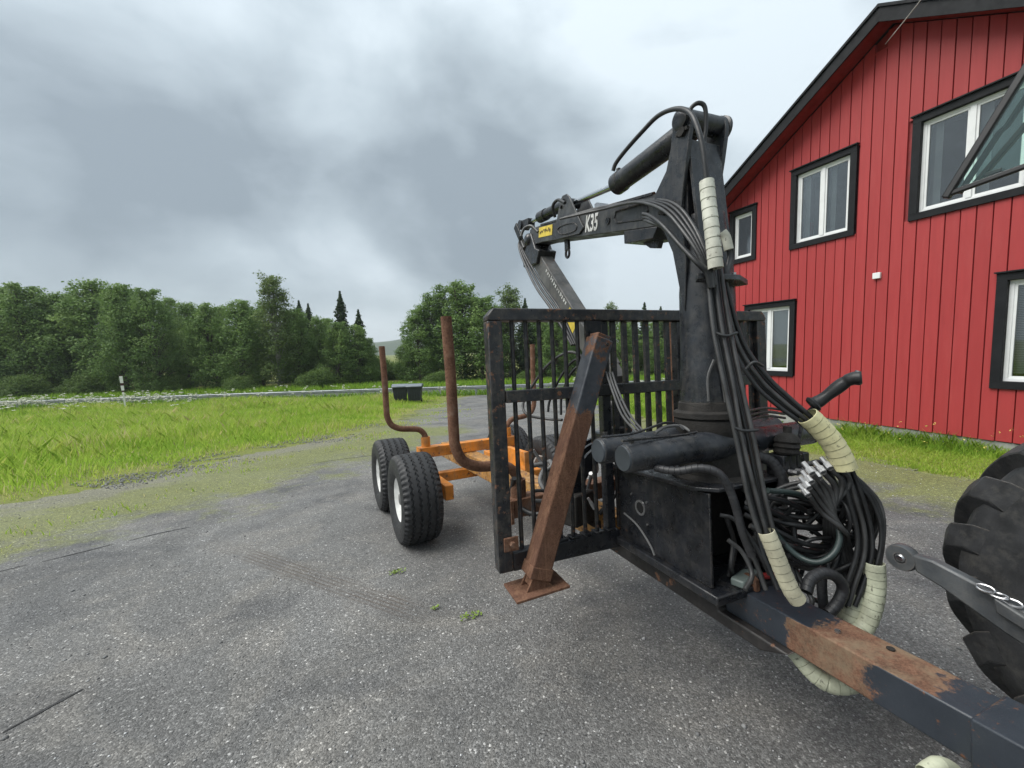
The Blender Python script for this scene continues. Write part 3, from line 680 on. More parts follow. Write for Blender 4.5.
def grass(name, label, x, y, h, w, tint, rg):
    n = len(x); a = rg.uniform(0, 6.28, n); z = gz(x, y)-.03
    d = np.stack([np.cos(a), np.sin(a), np.zeros(n)], 1); b = rg.uniform(0, 6.28, n); bend = np.stack([np.cos(b), np.sin(b), np.zeros(n)], 1)*(h*rg.uniform(.15, .75, n))[:, None]
    P = np.stack([x, y, z], 1); up_ = np.array([0, 0, 1.0])
    q = np.stack([P-d*(w/2)[:, None], P+d*(w/2)[:, None], P+bend*.3+up_*(h*.6)[:, None]+d*(w*.35)[:, None], P+bend+up_*h[:, None], P+bend*.3+up_*(h*.6)[:, None]-d*(w*.35)[:, None]], 1)
    me = npmesh(name, q.reshape(-1, 3), np.arange(5*n), 5, M_GRASS, {'tint': np.repeat(np.clip(tint, 0, 1), 5)})
    return tag(link(name, me), label, 'grass', kind='stuff')
rg = np.random.default_rng(77)
# meadow left of the yard, thinning into the gravelly edge
n = 330000; x = rg.uniform(-40, 5, n); y = rg.uniform(5, 37, n)
D = x*math.sin(YAW)+y*math.cos(YAW)
inside = ~inpoly(x, y, YARD); e_ = polydist(x, y, YARD_L, False)
bare = patchy(x, y, 1.7, .5)*.6+patchy(x, y, 4.1, 2.5)*.4
sparse = (~inside) & (e_ < 3.2) & (x < 6) & (rg.uniform(0, 1, n) < np.clip(1.15-e_*.36, 0, 1)*np.clip((bare-.52)*3, 0, 1)*.9)
keep = (inside & (rg.uniform(0, 1, n) < np.clip(e_*.45+bare*.9-.35, .02, 1)*np.clip(20/D, .55, 1)) | sparse) & (D < 27.9) & (D > 4)
e_ = np.where(inside, e_, 0.0)
x, y, e_, D = x[keep], y[keep], e_[keep], D[keep]
pt = patchy(x, y, .8, 1.0); pt2 = patchy(x, y, 2.3, 4.0)
h = (np.where(e_ <= 0, .10, .05)+.44*np.clip(e_/3.6, 0, 1)*(.4+.8*pt))*rg.uniform(.5, 1.25, len(x)); w = .010+.0009*D+.006*rg.random(len(x))
tint = .46+.34*pt2+.24*(pt-.5)-.12*np.clip(1-e_, 0, 1)+.25*np.clip(1-e_*.8, 0, 1)+rg.normal(size=len(x))*.13+np.where(rg.random(len(x)) < .05, .4, 0)
grass('meadow_grass', 'rough bright green meadow grass between the yard and the guard rail', x, y, h, w, tint, rg)
# mown strip along the house, taller against the foundation
n = 120000; x = rg.uniform(7.0, 9.24, n); y = rg.uniform(-3, 13, n)
fr = (x-7.25)/1.9; keep = ~inpoly(x, y, YARD) & (rg.random(n) < .35+.65*np.clip(fr*1.6+patchy(x, y, 2.2, 0)*.4, 0, 1))
x, y = x[keep], y[keep]; pt = patchy(x, y, 1.9, 2.0); wallh = sstep(8.8, 9.15, x)
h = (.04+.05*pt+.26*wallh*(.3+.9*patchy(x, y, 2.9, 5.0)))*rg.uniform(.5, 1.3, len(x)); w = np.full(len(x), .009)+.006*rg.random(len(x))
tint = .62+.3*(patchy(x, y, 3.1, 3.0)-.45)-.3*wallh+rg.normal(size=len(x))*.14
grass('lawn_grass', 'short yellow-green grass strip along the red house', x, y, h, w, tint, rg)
# lawn behind the trailer, right of the driveway
n = 110000; x = rg.uniform(7.4, 34, n); y = rg.uniform(8.6, 34, n); D = x*math.sin(YAW)+y*math.cos(YAW)
keep = ~inpoly(x, y, YARD) & (D < 27.9) & ~((x > 9) & (y < 8.4))
x, y, D = x[keep], y[keep], D[keep]; pt = patchy(x, y, .9, 6.0)
h = (.10+.18*pt)*rg.uniform(.5, 1.3, len(x)); w = .012+.0009*D
grass('back_lawn_grass', 'bright green grass seen through the trailer headboard', x, y, h, w, .5+.3*(pt-.5)+rg.normal(size=len(x))*.13, rg)
# road verge beyond the rail
n = 30000; a = rg.uniform(-34, 55, n); o_ = np.where(rg.random(n) < .3, rg.uniform(0, .9, n), rg.uniform(7.6, 13, n))
x = RN.x*(28+o_)+RD.x*a; y = RN.y*(28+o_)+RD.y*a
h = rg.uniform(.2, .6, n); grass('verge_grass', 'green roadside grass along the guard rail and the wood', x, y, h, np.full(n, .05), .25+rg.normal(size=n)*.15, rg)

# cow parsley: stems with flat umbels of tiny white flowers
M_UMB = simple('umbel_white', (.62, .62, .52), .8, var=.1); M_STEM = simple('flower_stem', (.1, .17, .04), .7)
VV = []; FF = []
def umbel(x, y, h, r, rg):
    z = float(gz(x, y)); k = sum(len(v_) for v_ in VV)
    c = np.array([x, y, z+h]); m_ = 22
    a = rg.uniform(0, 6.28, m_); rr = r*np.sqrt(rg.random(m_)); P = c+np.stack([rr*np.cos(a), rr*np.sin(a), -.25*rr**2/r+rg.normal(size=m_)*.01], 1)
    N_ = np.array([0, 0, 1.])+rg.normal(size=(m_, 3))*.5
    VV.append(leaves(P, N_, .062, rg))
stem = MB(); BASE = Vector((0, 0, 0))
for i in range(760):
    if i < 620: a = 18+34*rg.random()**.7; o_ = -rg.gamma(1.6, 1.5)-.2
    else: a = rg.uniform(-12, 40); o_ = rg.uniform(-1.6, .5)
    p = RN*(28+o_)+RD*a
    if rg.random() < .25 or (inpoly(np.array([p.x]), np.array([p.y]), YARD)[0]): continue
    h = rg.uniform(.55, 1.0); z = float(gz(p.x, p.y)); stem.tube([(p.x, p.y, z), (p.x+.03, p.y, z+h)], .006, 3, caps=False)
    for q in range(rg.integers(2, 5)): umbel(p.x+rg.normal()*.13, p.y+rg.normal()*.13, h+rg.normal()*.09, rg.uniform(.05, .11), rg)
v = np.concatenate(VV); tag(link('cow_parsley_flowers', npmesh('cow_parsley_flowers', v, np.arange(len(v)), 4, M_UMB)), 'white cow parsley flowers along the guard rail', 'flowers', kind='stuff')
tag(stem.obj('cow_parsley_stems', M_STEM), 'thin green stems of the cow parsley by the guard rail', 'stems', kind='stuff')
# tiny yellow and white flowers by the house wall
v = []
for i in range(60):
    x, y = rg.uniform(8.6, 9.1), rg.uniform(.5, 8); v.append(leaves(np.array([[x, y, float(gz(x, y))+rg.uniform(.12, .45)]]*3)+rg.normal(size=(3, 3))*.012, rg.normal(size=(3, 3))+np.array([0, 0, 1]), .028, rg))
v = np.concatenate(v); tag(link('wall_flowers', npmesh('wall_flowers', v, np.arange(len(v)), 4, simple('small_yellow_flower', (.6, .5, .12), .7))), 'small pale yellow flowers growing at the foot of the house', 'flowers', kind='stuff')
# pebbles lying loose on the yard
ico = np.array([(0, 0, .7), (.9, 0, .1), (.2, .85, .1), (-.75, .5, .1), (-.7, -.55, .1), (.25, -.9, .1), (0, 0, -.4)])
icf = np.array([(0, 1, 2), (0, 2, 3), (0, 3, 4), (0, 4, 5), (0, 5, 1), (6, 2, 1), (6, 3, 2), (6, 4, 3), (6, 5, 4), (6, 1, 5)])
n = 9000; dd = .8+9*rg.random(n)**1.5; an = rg.uniform(rad(-38), rad(82), n); x = dd*np.sin(an); y = dd*np.cos(an)
ok = inpoly(x, y, YARD); x, y, dd = x[ok], y[ok], dd[ok]; n = len(x)
s = .0026+.0035*rg.random(n)**3+.0006*dd; s *= np.where(rg.random(n) < .015, 2.2, 1)
v = ico[None]*s[:, None, None]*rg.uniform(.7, 1.3, (n, 1, 3)); a = rg.uniform(0, 6.28, n); ca, sa = np.cos(a)[:, None], np.sin(a)[:, None]
vx_ = v[..., 0]*ca-v[..., 1]*sa+x[:, None]; vy_ = v[..., 0]*sa+v[..., 1]*ca+y[:, None]; vz_ = v[..., 2]+gz(x, y)[:, None]+.001
f = (icf[None]+(np.arange(n)*7)[:, None, None]).ravel()
t = NT('pebble'); oi = t.n('ShaderNodeAttribute', attribute_name='tint').outputs['Fac']
t.bsdf(t.ramp(oi, [(0, .09), (.5, .2), (.85, .34), (1, .62)]), .85); M_PEB = t.m
tag(link('pebbles', npmesh('pebbles', np.stack([vx_, vy_, vz_], -1).reshape(-1, 3), f, 3, M_PEB, {'tint': np.repeat(rg.random(n), 7)})), 'loose pale pebbles scattered over the asphalt yard', 'pebbles', kind='stuff')
# gravel showing through along the meadow's edge
n = 5200; k = rg.integers(3, len(YARD_L)-4, n); f = rg.random(n); A = np.array(YARD_L); P = A[k]*(1-f[:, None])+A[k+1]*f[:, None]
off = rg.normal(size=n)*.62+.35; x = P[:, 0]-off*.62; y = P[:, 1]+off*.55; ok = patchy(x, y, 1.9, 3.3)*.6+patchy(x, y, 5.1, 1.1)*.4 > .5; x, y = x[ok], y[ok]; n = len(x)
s = .007+.018*rg.random(n)**2; v = ico[None]*s[:, None, None]*rg.uniform(.7, 1.3, (n, 1, 3))
f = (icf[None]+(np.arange(n)*7)[:, None, None]).ravel()
tag(link('gravel', npmesh('gravel', np.stack([v[..., 0]+x[:, None], v[..., 1]+y[:, None], v[..., 2]+gz(x, y)[:, None]+.004], -1).reshape(-1, 3), f, 3, M_PEB, {'tint': np.repeat(rg.random(n)*.85, 7)})), 'grey gravel along the edge between meadow and asphalt', 'gravel', kind='stuff')
# small weeds in the cracks
M_WEED = simple('weed_leaf', (.16, .24, .03), .7, var=.3, scale=40)
for k, (x, y, r_, lab) in enumerate(((.22, 3.42, .07, 'small yellow-green weed on the asphalt before the front trailer wheel'), (.62, 2.55, .085, 'small green weed on the asphalt left of the stabiliser foot'), (.42, 2.75, .03, 'tiny weed sprout between the two larger weeds'))):
    m_ = int(40*r_/.07); rr = r_*np.sqrt(rg.random(m_)); a = rg.uniform(0, 6.28, m_)
    P = np.stack([rr*np.cos(a), rr*np.sin(a)*.5, .006+.02*rg.random(m_)], 1); me = npmesh('weed', leaves(P, np.array([0, 0, 1.])+rg.normal(size=(m_, 3))*.4, .022, rg), np.arange(4*m_), 4, M_WEED)
    o = link('weed', me); o.location = (x, y, float(gz(x, y))); tag(o, lab, 'weed', 'weeds in the asphalt')
HOSES = [
 ('hose', [(1.43, 1.239, 2.08),(1.413, 1.221, 1.977),(1.395, 1.189, 1.783),(1.383, 1.133, 1.554),(1.382, 1.084, 1.337),(1.387, 1.043, 1.116),(1.414, 1.011, 0.958),(1.457, 0.986, 0.835),(1.495, 0.969, 0.749)], 0.0085, 'hose'),
 ('hose', [(1.456, 1.252, 2.085),(1.44, 1.234, 1.981),(1.425, 1.201, 1.784),(1.413, 1.145, 1.552),(1.413, 1.095, 1.332),(1.417, 1.055, 1.108),(1.434, 1.018, 0.952),(1.471, 0.99, 0.83),(1.506, 0.972, 0.745)], 0.0085, 'hose'),
 ('hose', [(1.483, 1.266, 2.09),(1.468, 1.247, 1.984),(1.454, 1.214, 1.785),(1.443, 1.157, 1.551),(1.43, 1.112, 1.328),(1.447, 1.066, 1.1),(1.455, 1.024, 0.945),(1.485, 0.994, 0.825),(1.517, 0.974, 0.741)], 0.0085, 'hose'),
 ('hose', [(1.455, 1.229, 2.078),(1.441, 1.21, 1.975),(1.429, 1.176, 1.781),(1.416, 1.12, 1.553),(1.404, 1.075, 1.336),(1.418, 1.031, 1.115),(1.439, 1.002, 0.957),(1.474, 0.979, 0.834),(1.509, 0.964, 0.748)], 0.0085, 'hose'),
 ('hose', [(1.481, 1.243, 2.083),(1.468, 1.223, 1.979),(1.458, 1.189, 1.782),(1.446, 1.133, 1.551),(1.446, 1.083, 1.331),(1.449, 1.043, 1.107),(1.46, 1.008, 0.95),(1.488, 0.983, 0.829),(1.52, 0.966, 0.744)], 0.0085, 'hose'),
 ('hose', [(1.509, 1.256, 2.088),(1.496, 1.236, 1.983),(1.489, 1.201, 1.783),(1.476, 1.145, 1.549),(1.476, 1.095, 1.326),(1.479, 1.054, 1.099),(1.48, 1.014, 0.944),(1.502, 0.987, 0.825),(1.531, 0.969, 0.74)], 0.0085, 'hose'),
 ('hose', [(1.48, 1.22, 2.077),(1.468, 1.199, 1.974),(1.462, 1.164, 1.779),(1.448, 1.108, 1.551),(1.447, 1.059, 1.334),(1.449, 1.019, 1.113),(1.464, 0.992, 0.955),(1.491, 0.973, 0.834),(1.523, 0.958, 0.748)], 0.0085, 'hose'),
 ('cable_tie', [(1.366, 1.075, 1.387),(1.393, 1.054, 1.376),(1.455, 1.047, 1.374)], 0.006, 'hose'),
 ('cable_tie', [(1.396, 1.177, 1.769),(1.421, 1.151, 1.754),(1.486, 1.154, 1.766)], 0.006, 'hose'),
 ('spiral_sleeve', [(1.421, 0.999, 0.996),(1.435, 0.987, 0.944),(1.463, 0.968, 0.842),(1.486, 0.951, 0.768),(1.506, 0.943, 0.736)], 0.031, 'cream'),
 ('hose', [(1.521, 1.269, 2.092),(1.525, 1.264, 1.968),(1.549, 1.236, 1.726),(1.598, 1.169, 1.547),(1.663, 1.109, 1.446),(1.728, 1.061, 1.374),(1.797, 1.021, 1.282),(1.842, 0.99, 1.186),(1.862, 0.968, 1.055),(1.88, 0.952, 0.932),(1.866, 0.948, 0.828),(1.823, 0.961, 0.711),(1.796, 0.969, 0.626)], 0.0092, 'hose'),
 ('hose', [(1.553, 1.289, 2.099),(1.558, 1.283, 1.972),(1.587, 1.254, 1.731),(1.637, 1.186, 1.555),(1.702, 1.127, 1.453),(1.755, 1.07, 1.378),(1.822, 1.028, 1.285),(1.87, 0.995, 1.181),(1.889, 0.97, 1.05),(1.928, 0.965, 0.918),(1.915, 0.961, 0.812),(1.872, 0.974, 0.693),(1.843, 0.982, 0.607)], 0.0092, 'hose'),
 ('hose', [(1.534, 1.264, 2.092),(1.54, 1.258, 1.967),(1.572, 1.227, 1.733),(1.621, 1.161, 1.567),(1.683, 1.102, 1.466),(1.746, 1.055, 1.388),(1.816, 1.014, 1.294),(1.865, 0.981, 1.185),(1.889, 0.957, 1.053),(1.908, 0.941, 0.931),(1.896, 0.937, 0.826),(1.855, 0.949, 0.709),(1.824, 0.958, 0.625)], 0.0092, 'hose'),
 ('hose', [(1.566, 1.284, 2.099),(1.573, 1.278, 1.972),(1.61, 1.245, 1.738),(1.66, 1.178, 1.575),(1.723, 1.119, 1.472),(1.773, 1.064, 1.392),(1.842, 1.021, 1.296),(1.894, 0.987, 1.18),(1.917, 0.96, 1.049),(1.956, 0.955, 0.917),(1.946, 0.95, 0.811),(1.905, 0.961, 0.692),(1.871, 0.972, 0.606)], 0.0092, 'hose'),
 ('hose', [(1.546, 1.259, 2.091),(1.554, 1.252, 1.966),(1.595, 1.219, 1.74),(1.644, 1.153, 1.586),(1.703, 1.095, 1.485),(1.763, 1.048, 1.402),(1.835, 1.007, 1.305),(1.888, 0.973, 1.183),(1.917, 0.947, 1.052),(1.935, 0.931, 0.929),(1.926, 0.926, 0.825),(1.887, 0.937, 0.708),(1.851, 0.948, 0.623)], 0.0092, 'hose'),
 ('cable_tie', [(1.54, 1.161, 1.613),(1.564, 1.142, 1.641),(1.627, 1.15, 1.622)], 0.006, 'hose'),
 ('spiral_sleeve', [(1.722, 1.034, 1.409),(1.758, 1.015, 1.366),(1.802, 0.991, 1.298),(1.833, 0.973, 1.223),(1.843, 0.969, 1.186)], 0.043, 'lemon'),
 ('hose', [(1.899, 0.99, 1.17),(1.931, 0.965, 1.104),(1.962, 0.94, 1.039),(1.977, 0.921, 0.958),(1.97, 0.916, 0.866),(1.939, 0.919, 0.775),(1.918, 0.924, 0.665)], 0.0088, 'hose'),
 ('hose', [(1.942, 1.01, 1.156),(1.976, 0.985, 1.092),(2.01, 0.959, 1.025),(2.022, 0.941, 0.944),(2.012, 0.937, 0.849),(1.983, 0.939, 0.756),(1.962, 0.944, 0.644)], 0.0088, 'hose'),
 ('hose', [(1.906, 0.987, 1.161),(1.941, 0.961, 1.103),(1.975, 0.935, 1.038),(1.983, 0.919, 0.958),(1.972, 0.915, 0.866),(1.945, 0.917, 0.775),(1.926, 0.921, 0.665)], 0.0088, 'hose'),
 ('hose', [(1.949, 1.007, 1.147),(1.987, 0.981, 1.092),(2.023, 0.954, 1.025),(2.028, 0.939, 0.943),(2.015, 0.936, 0.849),(1.988, 0.937, 0.756),(1.97, 0.941, 0.644)], 0.0088, 'hose'),
 ('hose', [(1.914, 0.983, 1.152),(1.952, 0.957, 1.103),(1.988, 0.93, 1.037),(1.99, 0.916, 0.958),(1.975, 0.914, 0.865),(1.95, 0.915, 0.774),(1.934, 0.918, 0.664)], 0.0088, 'hose'),
 ('spiral_sleeve', [(1.927, 0.919, 0.802),(1.926, 0.917, 0.708),(1.91, 0.92, 0.627),(1.889, 0.931, 0.556),(1.858, 0.947, 0.509)], 0.037, 'pale'),
 ('spiral_sleeve', [(1.902, 0.972, 0.653),(1.887, 0.976, 0.603),(1.874, 0.984, 0.538),(1.865, 0.992, 0.485)], 0.042, 'pale'),
 ('hose', [(1.339, 2.372, 2.669),(1.479, 2.104, 2.64),(1.474, 1.783, 2.556),(1.415, 1.555, 2.446),(1.37, 1.398, 2.338),(1.357, 1.292, 2.215),(1.365, 1.232, 2.116),(1.384, 1.212, 2.037),(1.404, 1.202, 1.973)], 0.0078, 'hose'),
 ('hose', [(1.358, 2.365, 2.675),(1.48, 2.104, 2.645),(1.489, 1.777, 2.559),(1.435, 1.548, 2.453),(1.387, 1.392, 2.346),(1.371, 1.287, 2.223),(1.375, 1.229, 2.12),(1.392, 1.209, 2.036),(1.41, 1.2, 1.972)], 0.0078, 'hose'),
 ('hose', [(1.377, 2.358, 2.681),(1.48, 2.104, 2.65),(1.505, 1.771, 2.561),(1.454, 1.541, 2.459),(1.405, 1.385, 2.355),(1.385, 1.282, 2.231),(1.384, 1.225, 2.124),(1.4, 1.206, 2.036),(1.416, 1.198, 1.972)], 0.0078, 'hose'),
 ('hose', [(1.397, 2.351, 2.687),(1.48, 2.104, 2.655),(1.521, 1.765, 2.564),(1.473, 1.534, 2.466),(1.423, 1.379, 2.363),(1.399, 1.277, 2.239),(1.394, 1.222, 2.128),(1.408, 1.203, 2.035),(1.422, 1.196, 1.972)], 0.0078, 'hose'),
 ('hose', [(1.391, 1.595, 2.415),(1.375, 1.525, 2.377),(1.341, 1.407, 2.289),(1.337, 1.298, 2.164),(1.351, 1.226, 2.072),(1.387, 1.21, 2.024),(1.4, 1.204, 1.96)], 0.0095, 'hose'),
 ('hose', [(1.395, 1.594, 2.399),(1.375, 1.525, 2.362),(1.349, 1.404, 2.279),(1.345, 1.295, 2.155),(1.358, 1.223, 2.067),(1.395, 1.207, 2.023),(1.405, 1.201, 1.96)], 0.0095, 'hose'),
 ('hose', [(1.399, 1.592, 2.384),(1.374, 1.525, 2.348),(1.357, 1.401, 2.27),(1.353, 1.291, 2.146),(1.366, 1.22, 2.063),(1.403, 1.204, 2.023),(1.411, 1.199, 1.96)], 0.0095, 'hose'),
 ('hose', [(1.379, 1.814, 2.731),(1.384, 1.791, 2.764),(1.4, 1.722, 2.801),(1.416, 1.61, 2.835),(1.431, 1.509, 2.857),(1.426, 1.392, 2.818),(1.413, 1.298, 2.745),(1.402, 1.246, 2.653),(1.404, 1.22, 2.54),(1.412, 1.213, 2.397)], 0.011, 'hose'),
 ('hose', [(1.456, 1.347, 2.765),(1.467, 1.333, 2.798),(1.489, 1.314, 2.808),(1.513, 1.304, 2.785),(1.521, 1.31, 2.701),(1.512, 1.321, 2.626)], 0.0095, 'hose'),
 ('spiral_sleeve', [(1.398, 1.202, 2.403),(1.398, 1.194, 2.3),(1.401, 1.182, 2.153),(1.406, 1.177, 2.033)], 0.03, 'white'),
 ('hose_wrap', [(1.562, 1.279, 2.231),(1.578, 1.272, 2.203),(1.587, 1.267, 2.149)], 0.021, 'white'),
 ('hose', [(1.581, 1.27, 2.181),(1.595, 1.274, 2.129),(1.575, 1.269, 2.077),(1.539, 1.26, 2.029)], 0.008, 'hose'),
 ('hose', [(1.587, 1.268, 2.18),(1.603, 1.271, 2.129),(1.581, 1.267, 2.077),(1.545, 1.258, 2.029)], 0.008, 'hose'),
 ('hose', [(1.593, 1.266, 2.18),(1.612, 1.268, 2.128),(1.588, 1.264, 2.077),(1.551, 1.255, 2.028)], 0.008, 'hose'),
 ('hose', [(1.56, 1.095, 1.106),(1.717, 1.082, 1.073),(1.825, 1.034, 1.007),(1.82, 0.982, 0.925),(1.755, 0.962, 0.861),(1.7, 0.995, 0.817),(1.674, 1.059, 0.826),(1.641, 1.11, 0.888),(1.585, 1.112, 0.96)], 0.0115, 'hose_green'),
 ('hose', [(1.645, 1.254, 1.025),(1.738, 1.219, 0.966),(1.803, 1.144, 0.938),(1.881, 1.069, 0.961),(1.959, 1.05, 1.032),(2.026, 1.079, 1.094),(2.043, 1.114, 1.138)], 0.0112, 'hose'),
 ('hose', [(1.609, 1.249, 0.984),(1.678, 1.175, 0.942),(1.741, 1.102, 0.926),(1.862, 1.058, 0.916),(2.012, 1.053, 0.944),(2.106, 1.063, 1.006),(2.068, 1.069, 1.09),(1.965, 1.056, 1.14)], 0.0112, 'hose'),
 ('hose', [(1.557, 1.206, 0.973),(1.629, 1.126, 0.922),(1.751, 1.074, 0.852),(1.917, 1.058, 0.822),(2.054, 1.055, 0.856),(2.089, 1.038, 0.935),(2.02, 1.016, 1.045),(1.932, 1.01, 1.123)], 0.0112, 'hose'),
 ('hose', [(1.521, 1.149, 0.947),(1.614, 1.103, 0.883),(1.758, 1.092, 0.821),(1.914, 1.081, 0.78),(2.013, 1.045, 0.808),(2.025, 0.994, 0.909),(1.999, 0.962, 1.012),(1.983, 0.979, 1.086),(1.995, 1.028, 1.123)], 0.0112, 'hose'),
 ('hose', [(1.488, 1.133, 1.057),(1.602, 1.13, 1.008),(1.765, 1.118, 0.926),(1.853, 1.089, 0.894),(1.891, 1.029, 0.94),(1.88, 0.988, 1.024),(1.888, 0.99, 1.097)], 0.0112, 'hose'),
 ('hose', [(1.574, 1.111, 0.925),(1.699, 1.114, 0.811),(1.791, 1.089, 0.761),(1.831, 1.031, 0.786),(1.83, 0.984, 0.874),(1.821, 0.987, 0.96),(1.815, 1.039, 1.007),(1.768, 1.105, 1.046),(1.692, 1.128, 1.065)], 0.0112, 'hose'),
 ('hose', [(1.625, 1.275, 1.063),(1.725, 1.251, 0.986),(1.801, 1.182, 0.96),(1.863, 1.106, 0.979),(1.931, 1.074, 1.03),(2.005, 1.093, 1.08)], 0.0112, 'hose'),
 ('hose', [(1.692, 1.242, 0.939),(1.767, 1.175, 0.84),(1.822, 1.097, 0.779),(1.918, 1.048, 0.793),(2.038, 1.046, 0.836),(2.116, 1.07, 0.907)], 0.0112, 'hose'),
 ('hose', [(1.712, 1.184, 1.007),(1.782, 1.102, 1.019),(1.88, 1.045, 0.969),(1.973, 1.044, 0.849),(1.998, 1.084, 0.721),(1.931, 1.119, 0.667)], 0.0112, 'hose'),
 ('hose', [(1.557, 1.167, 0.883),(1.626, 1.114, 0.813),(1.749, 1.099, 0.742),(1.897, 1.097, 0.704),(2.013, 1.069, 0.724),(2.048, 1.019, 0.818),(2.044, 0.971, 0.926),(2.029, 0.972, 1.017),(2.036, 1.018, 1.081)], 0.0112, 'hose'),
 ('hose', [(1.563, 1.124, 1.073),(1.692, 1.104, 1.033),(1.86, 1.093, 0.938),(1.936, 1.082, 0.829),(1.872, 1.068, 0.768),(1.746, 1.061, 0.766),(1.656, 1.084, 0.819)], 0.0112, 'hose'),
 ('hose', [(1.726, 1.22, 0.786),(1.766, 1.245, 0.857),(1.853, 1.229, 0.923),(1.93, 1.184, 0.948),(1.969, 1.129, 0.938),(2.001, 1.078, 0.871),(1.996, 1.064, 0.792),(1.964, 1.094, 0.71),(1.935, 1.143, 0.648)], 0.0105, 'hose'),
 ('hose', [(1.768, 1.23, 0.678),(1.773, 1.238, 0.755),(1.762, 1.221, 0.862),(1.77, 1.179, 0.936),(1.786, 1.142, 0.986),(1.836, 1.118, 0.995),(1.893, 1.122, 0.966),(1.973, 1.131, 0.895),(2.012, 1.145, 0.807)], 0.0125, 'hose'),
 ('hose', [(1.823, 1.089, 1.041),(1.857, 1.047, 1.062),(1.869, 1.0, 1.043),(1.864, 0.973, 1.004),(1.871, 0.972, 0.94),(1.866, 1.004, 0.875),(1.853, 1.048, 0.799),(1.81, 1.089, 0.775),(1.741, 1.11, 0.8)], 0.0085, 'hose'),
 ('hose', [(1.866, 1.149, 0.887),(1.819, 1.129, 0.964),(1.823, 1.108, 1.017),(1.897, 1.093, 1.043),(1.999, 1.092, 1.05),(2.111, 1.088, 1.022),(2.182, 1.078, 0.978),(2.17, 1.066, 0.909),(2.11, 1.05, 0.88)], 0.0085, 'hose'),
 ('hose', [(1.792, 1.103, 1.177),(1.849, 1.069, 1.192),(1.914, 1.062, 1.119),(1.984, 1.072, 1.008),(1.996, 1.1, 0.891),(1.947, 1.126, 0.788),(1.845, 1.142, 0.762),(1.736, 1.144, 0.796),(1.658, 1.141, 0.886)], 0.0125, 'hose'),
 ('hose', [(1.604, 1.144, 0.982),(1.649, 1.154, 1.037),(1.745, 1.16, 1.047),(1.847, 1.152, 1.019),(1.928, 1.122, 0.982),(1.949, 1.084, 0.911),(1.929, 1.048, 0.841),(1.885, 1.032, 0.774),(1.85, 1.044, 0.705)], 0.0125, 'hose'),
 ('hose', [(1.766, 1.109, 0.782),(1.787, 1.145, 0.878),(1.839, 1.153, 0.959),(1.9, 1.126, 1.019),(1.943, 1.076, 1.009),(1.988, 1.016, 0.95),(1.997, 0.986, 0.862),(1.989, 0.995, 0.758),(1.959, 1.038, 0.677)], 0.0105, 'hose'),
 ('hose', [(1.893, 1.199, 0.96),(1.956, 1.195, 1.01),(1.983, 1.171, 1.045),(2.025, 1.117, 1.044),(2.047, 1.07, 1.033),(2.078, 1.041, 0.99),(2.14, 1.032, 0.923),(2.192, 1.049, 0.843),(2.212, 1.076, 0.773)], 0.0105, 'hose'),
 ('hose', [(1.695, 1.211, 0.946),(1.737, 1.176, 1.038),(1.772, 1.124, 1.079),(1.828, 1.067, 1.082),(1.877, 1.039, 1.027),(1.922, 1.043, 0.941),(1.935, 1.076, 0.846),(1.893, 1.124, 0.783),(1.815, 1.159, 0.771)], 0.0105, 'hose'),
 ('hose', [(1.751, 1.152, 0.768),(1.738, 1.116, 0.814),(1.78, 1.072, 0.865),(1.848, 1.047, 0.87),(1.97, 1.031, 0.862),(2.074, 1.031, 0.81),(2.146, 1.03, 0.763),(2.146, 1.026, 0.717),(2.059, 1.027, 0.683)], 0.0085, 'hose'),
 ('hose', [(1.819, 1.082, 1.001),(1.847, 1.05, 1.049),(1.909, 1.036, 1.066),(2.0, 1.035, 1.031),(2.069, 1.047, 0.959),(2.117, 1.048, 0.885),(2.084, 1.047, 0.809),(2.022, 1.033, 0.758),(1.936, 1.024, 0.721)], 0.0125, 'hose'),
 ('hose', [(1.691, 1.131, 0.7),(1.679, 1.154, 0.758),(1.721, 1.178, 0.803),(1.77, 1.199, 0.829),(1.824, 1.193, 0.863),(1.862, 1.16, 0.873),(1.867, 1.119, 0.873),(1.888, 1.073, 0.835),(1.903, 1.054, 0.799)], 0.0105, 'hose'),
 ('hose', [(1.779, 1.074, 0.986),(1.897, 1.071, 1.007),(1.988, 1.069, 0.982),(2.064, 1.045, 0.947),(2.063, 1.018, 0.899),(2.014, 0.994, 0.839),(1.958, 0.981, 0.787),(1.89, 1.002, 0.755),(1.861, 1.04, 0.718)], 0.0105, 'hose'),
 ('hose', [(1.683, 1.205, 0.949),(1.726, 1.219, 1.014),(1.77, 1.201, 1.055),(1.822, 1.15, 1.087),(1.849, 1.099, 1.096),(1.894, 1.055, 1.064),(1.958, 1.034, 1.009),(2.011, 1.045, 0.942),(2.032, 1.076, 0.862)], 0.0105, 'hose'),
 ('hose', [(1.949, 1.18, 0.821),(1.988, 1.155, 0.876),(2.004, 1.114, 0.901),(2.025, 1.066, 0.894),(2.047, 1.037, 0.843),(2.068, 1.04, 0.78),(2.09, 1.066, 0.691),(2.089, 1.104, 0.613),(2.045, 1.137, 0.607)], 0.0085, 'hose'),
 ('hose', [(1.812, 1.111, 0.908),(1.854, 1.058, 0.988),(1.909, 1.001, 0.982),(1.962, 0.967, 0.922),(2.009, 0.967, 0.814),(2.034, 0.993, 0.673),(2.011, 1.034, 0.576),(1.929, 1.073, 0.534),(1.823, 1.092, 0.583)], 0.0105, 'hose'),
 ('hose', [(1.815, 0.979, 1.195),(1.868, 0.968, 1.123),(1.808, 1.018, 0.989),(1.891, 1.078, 0.826),(1.842, 1.039, 0.71)], 0.0105, 'hose'),
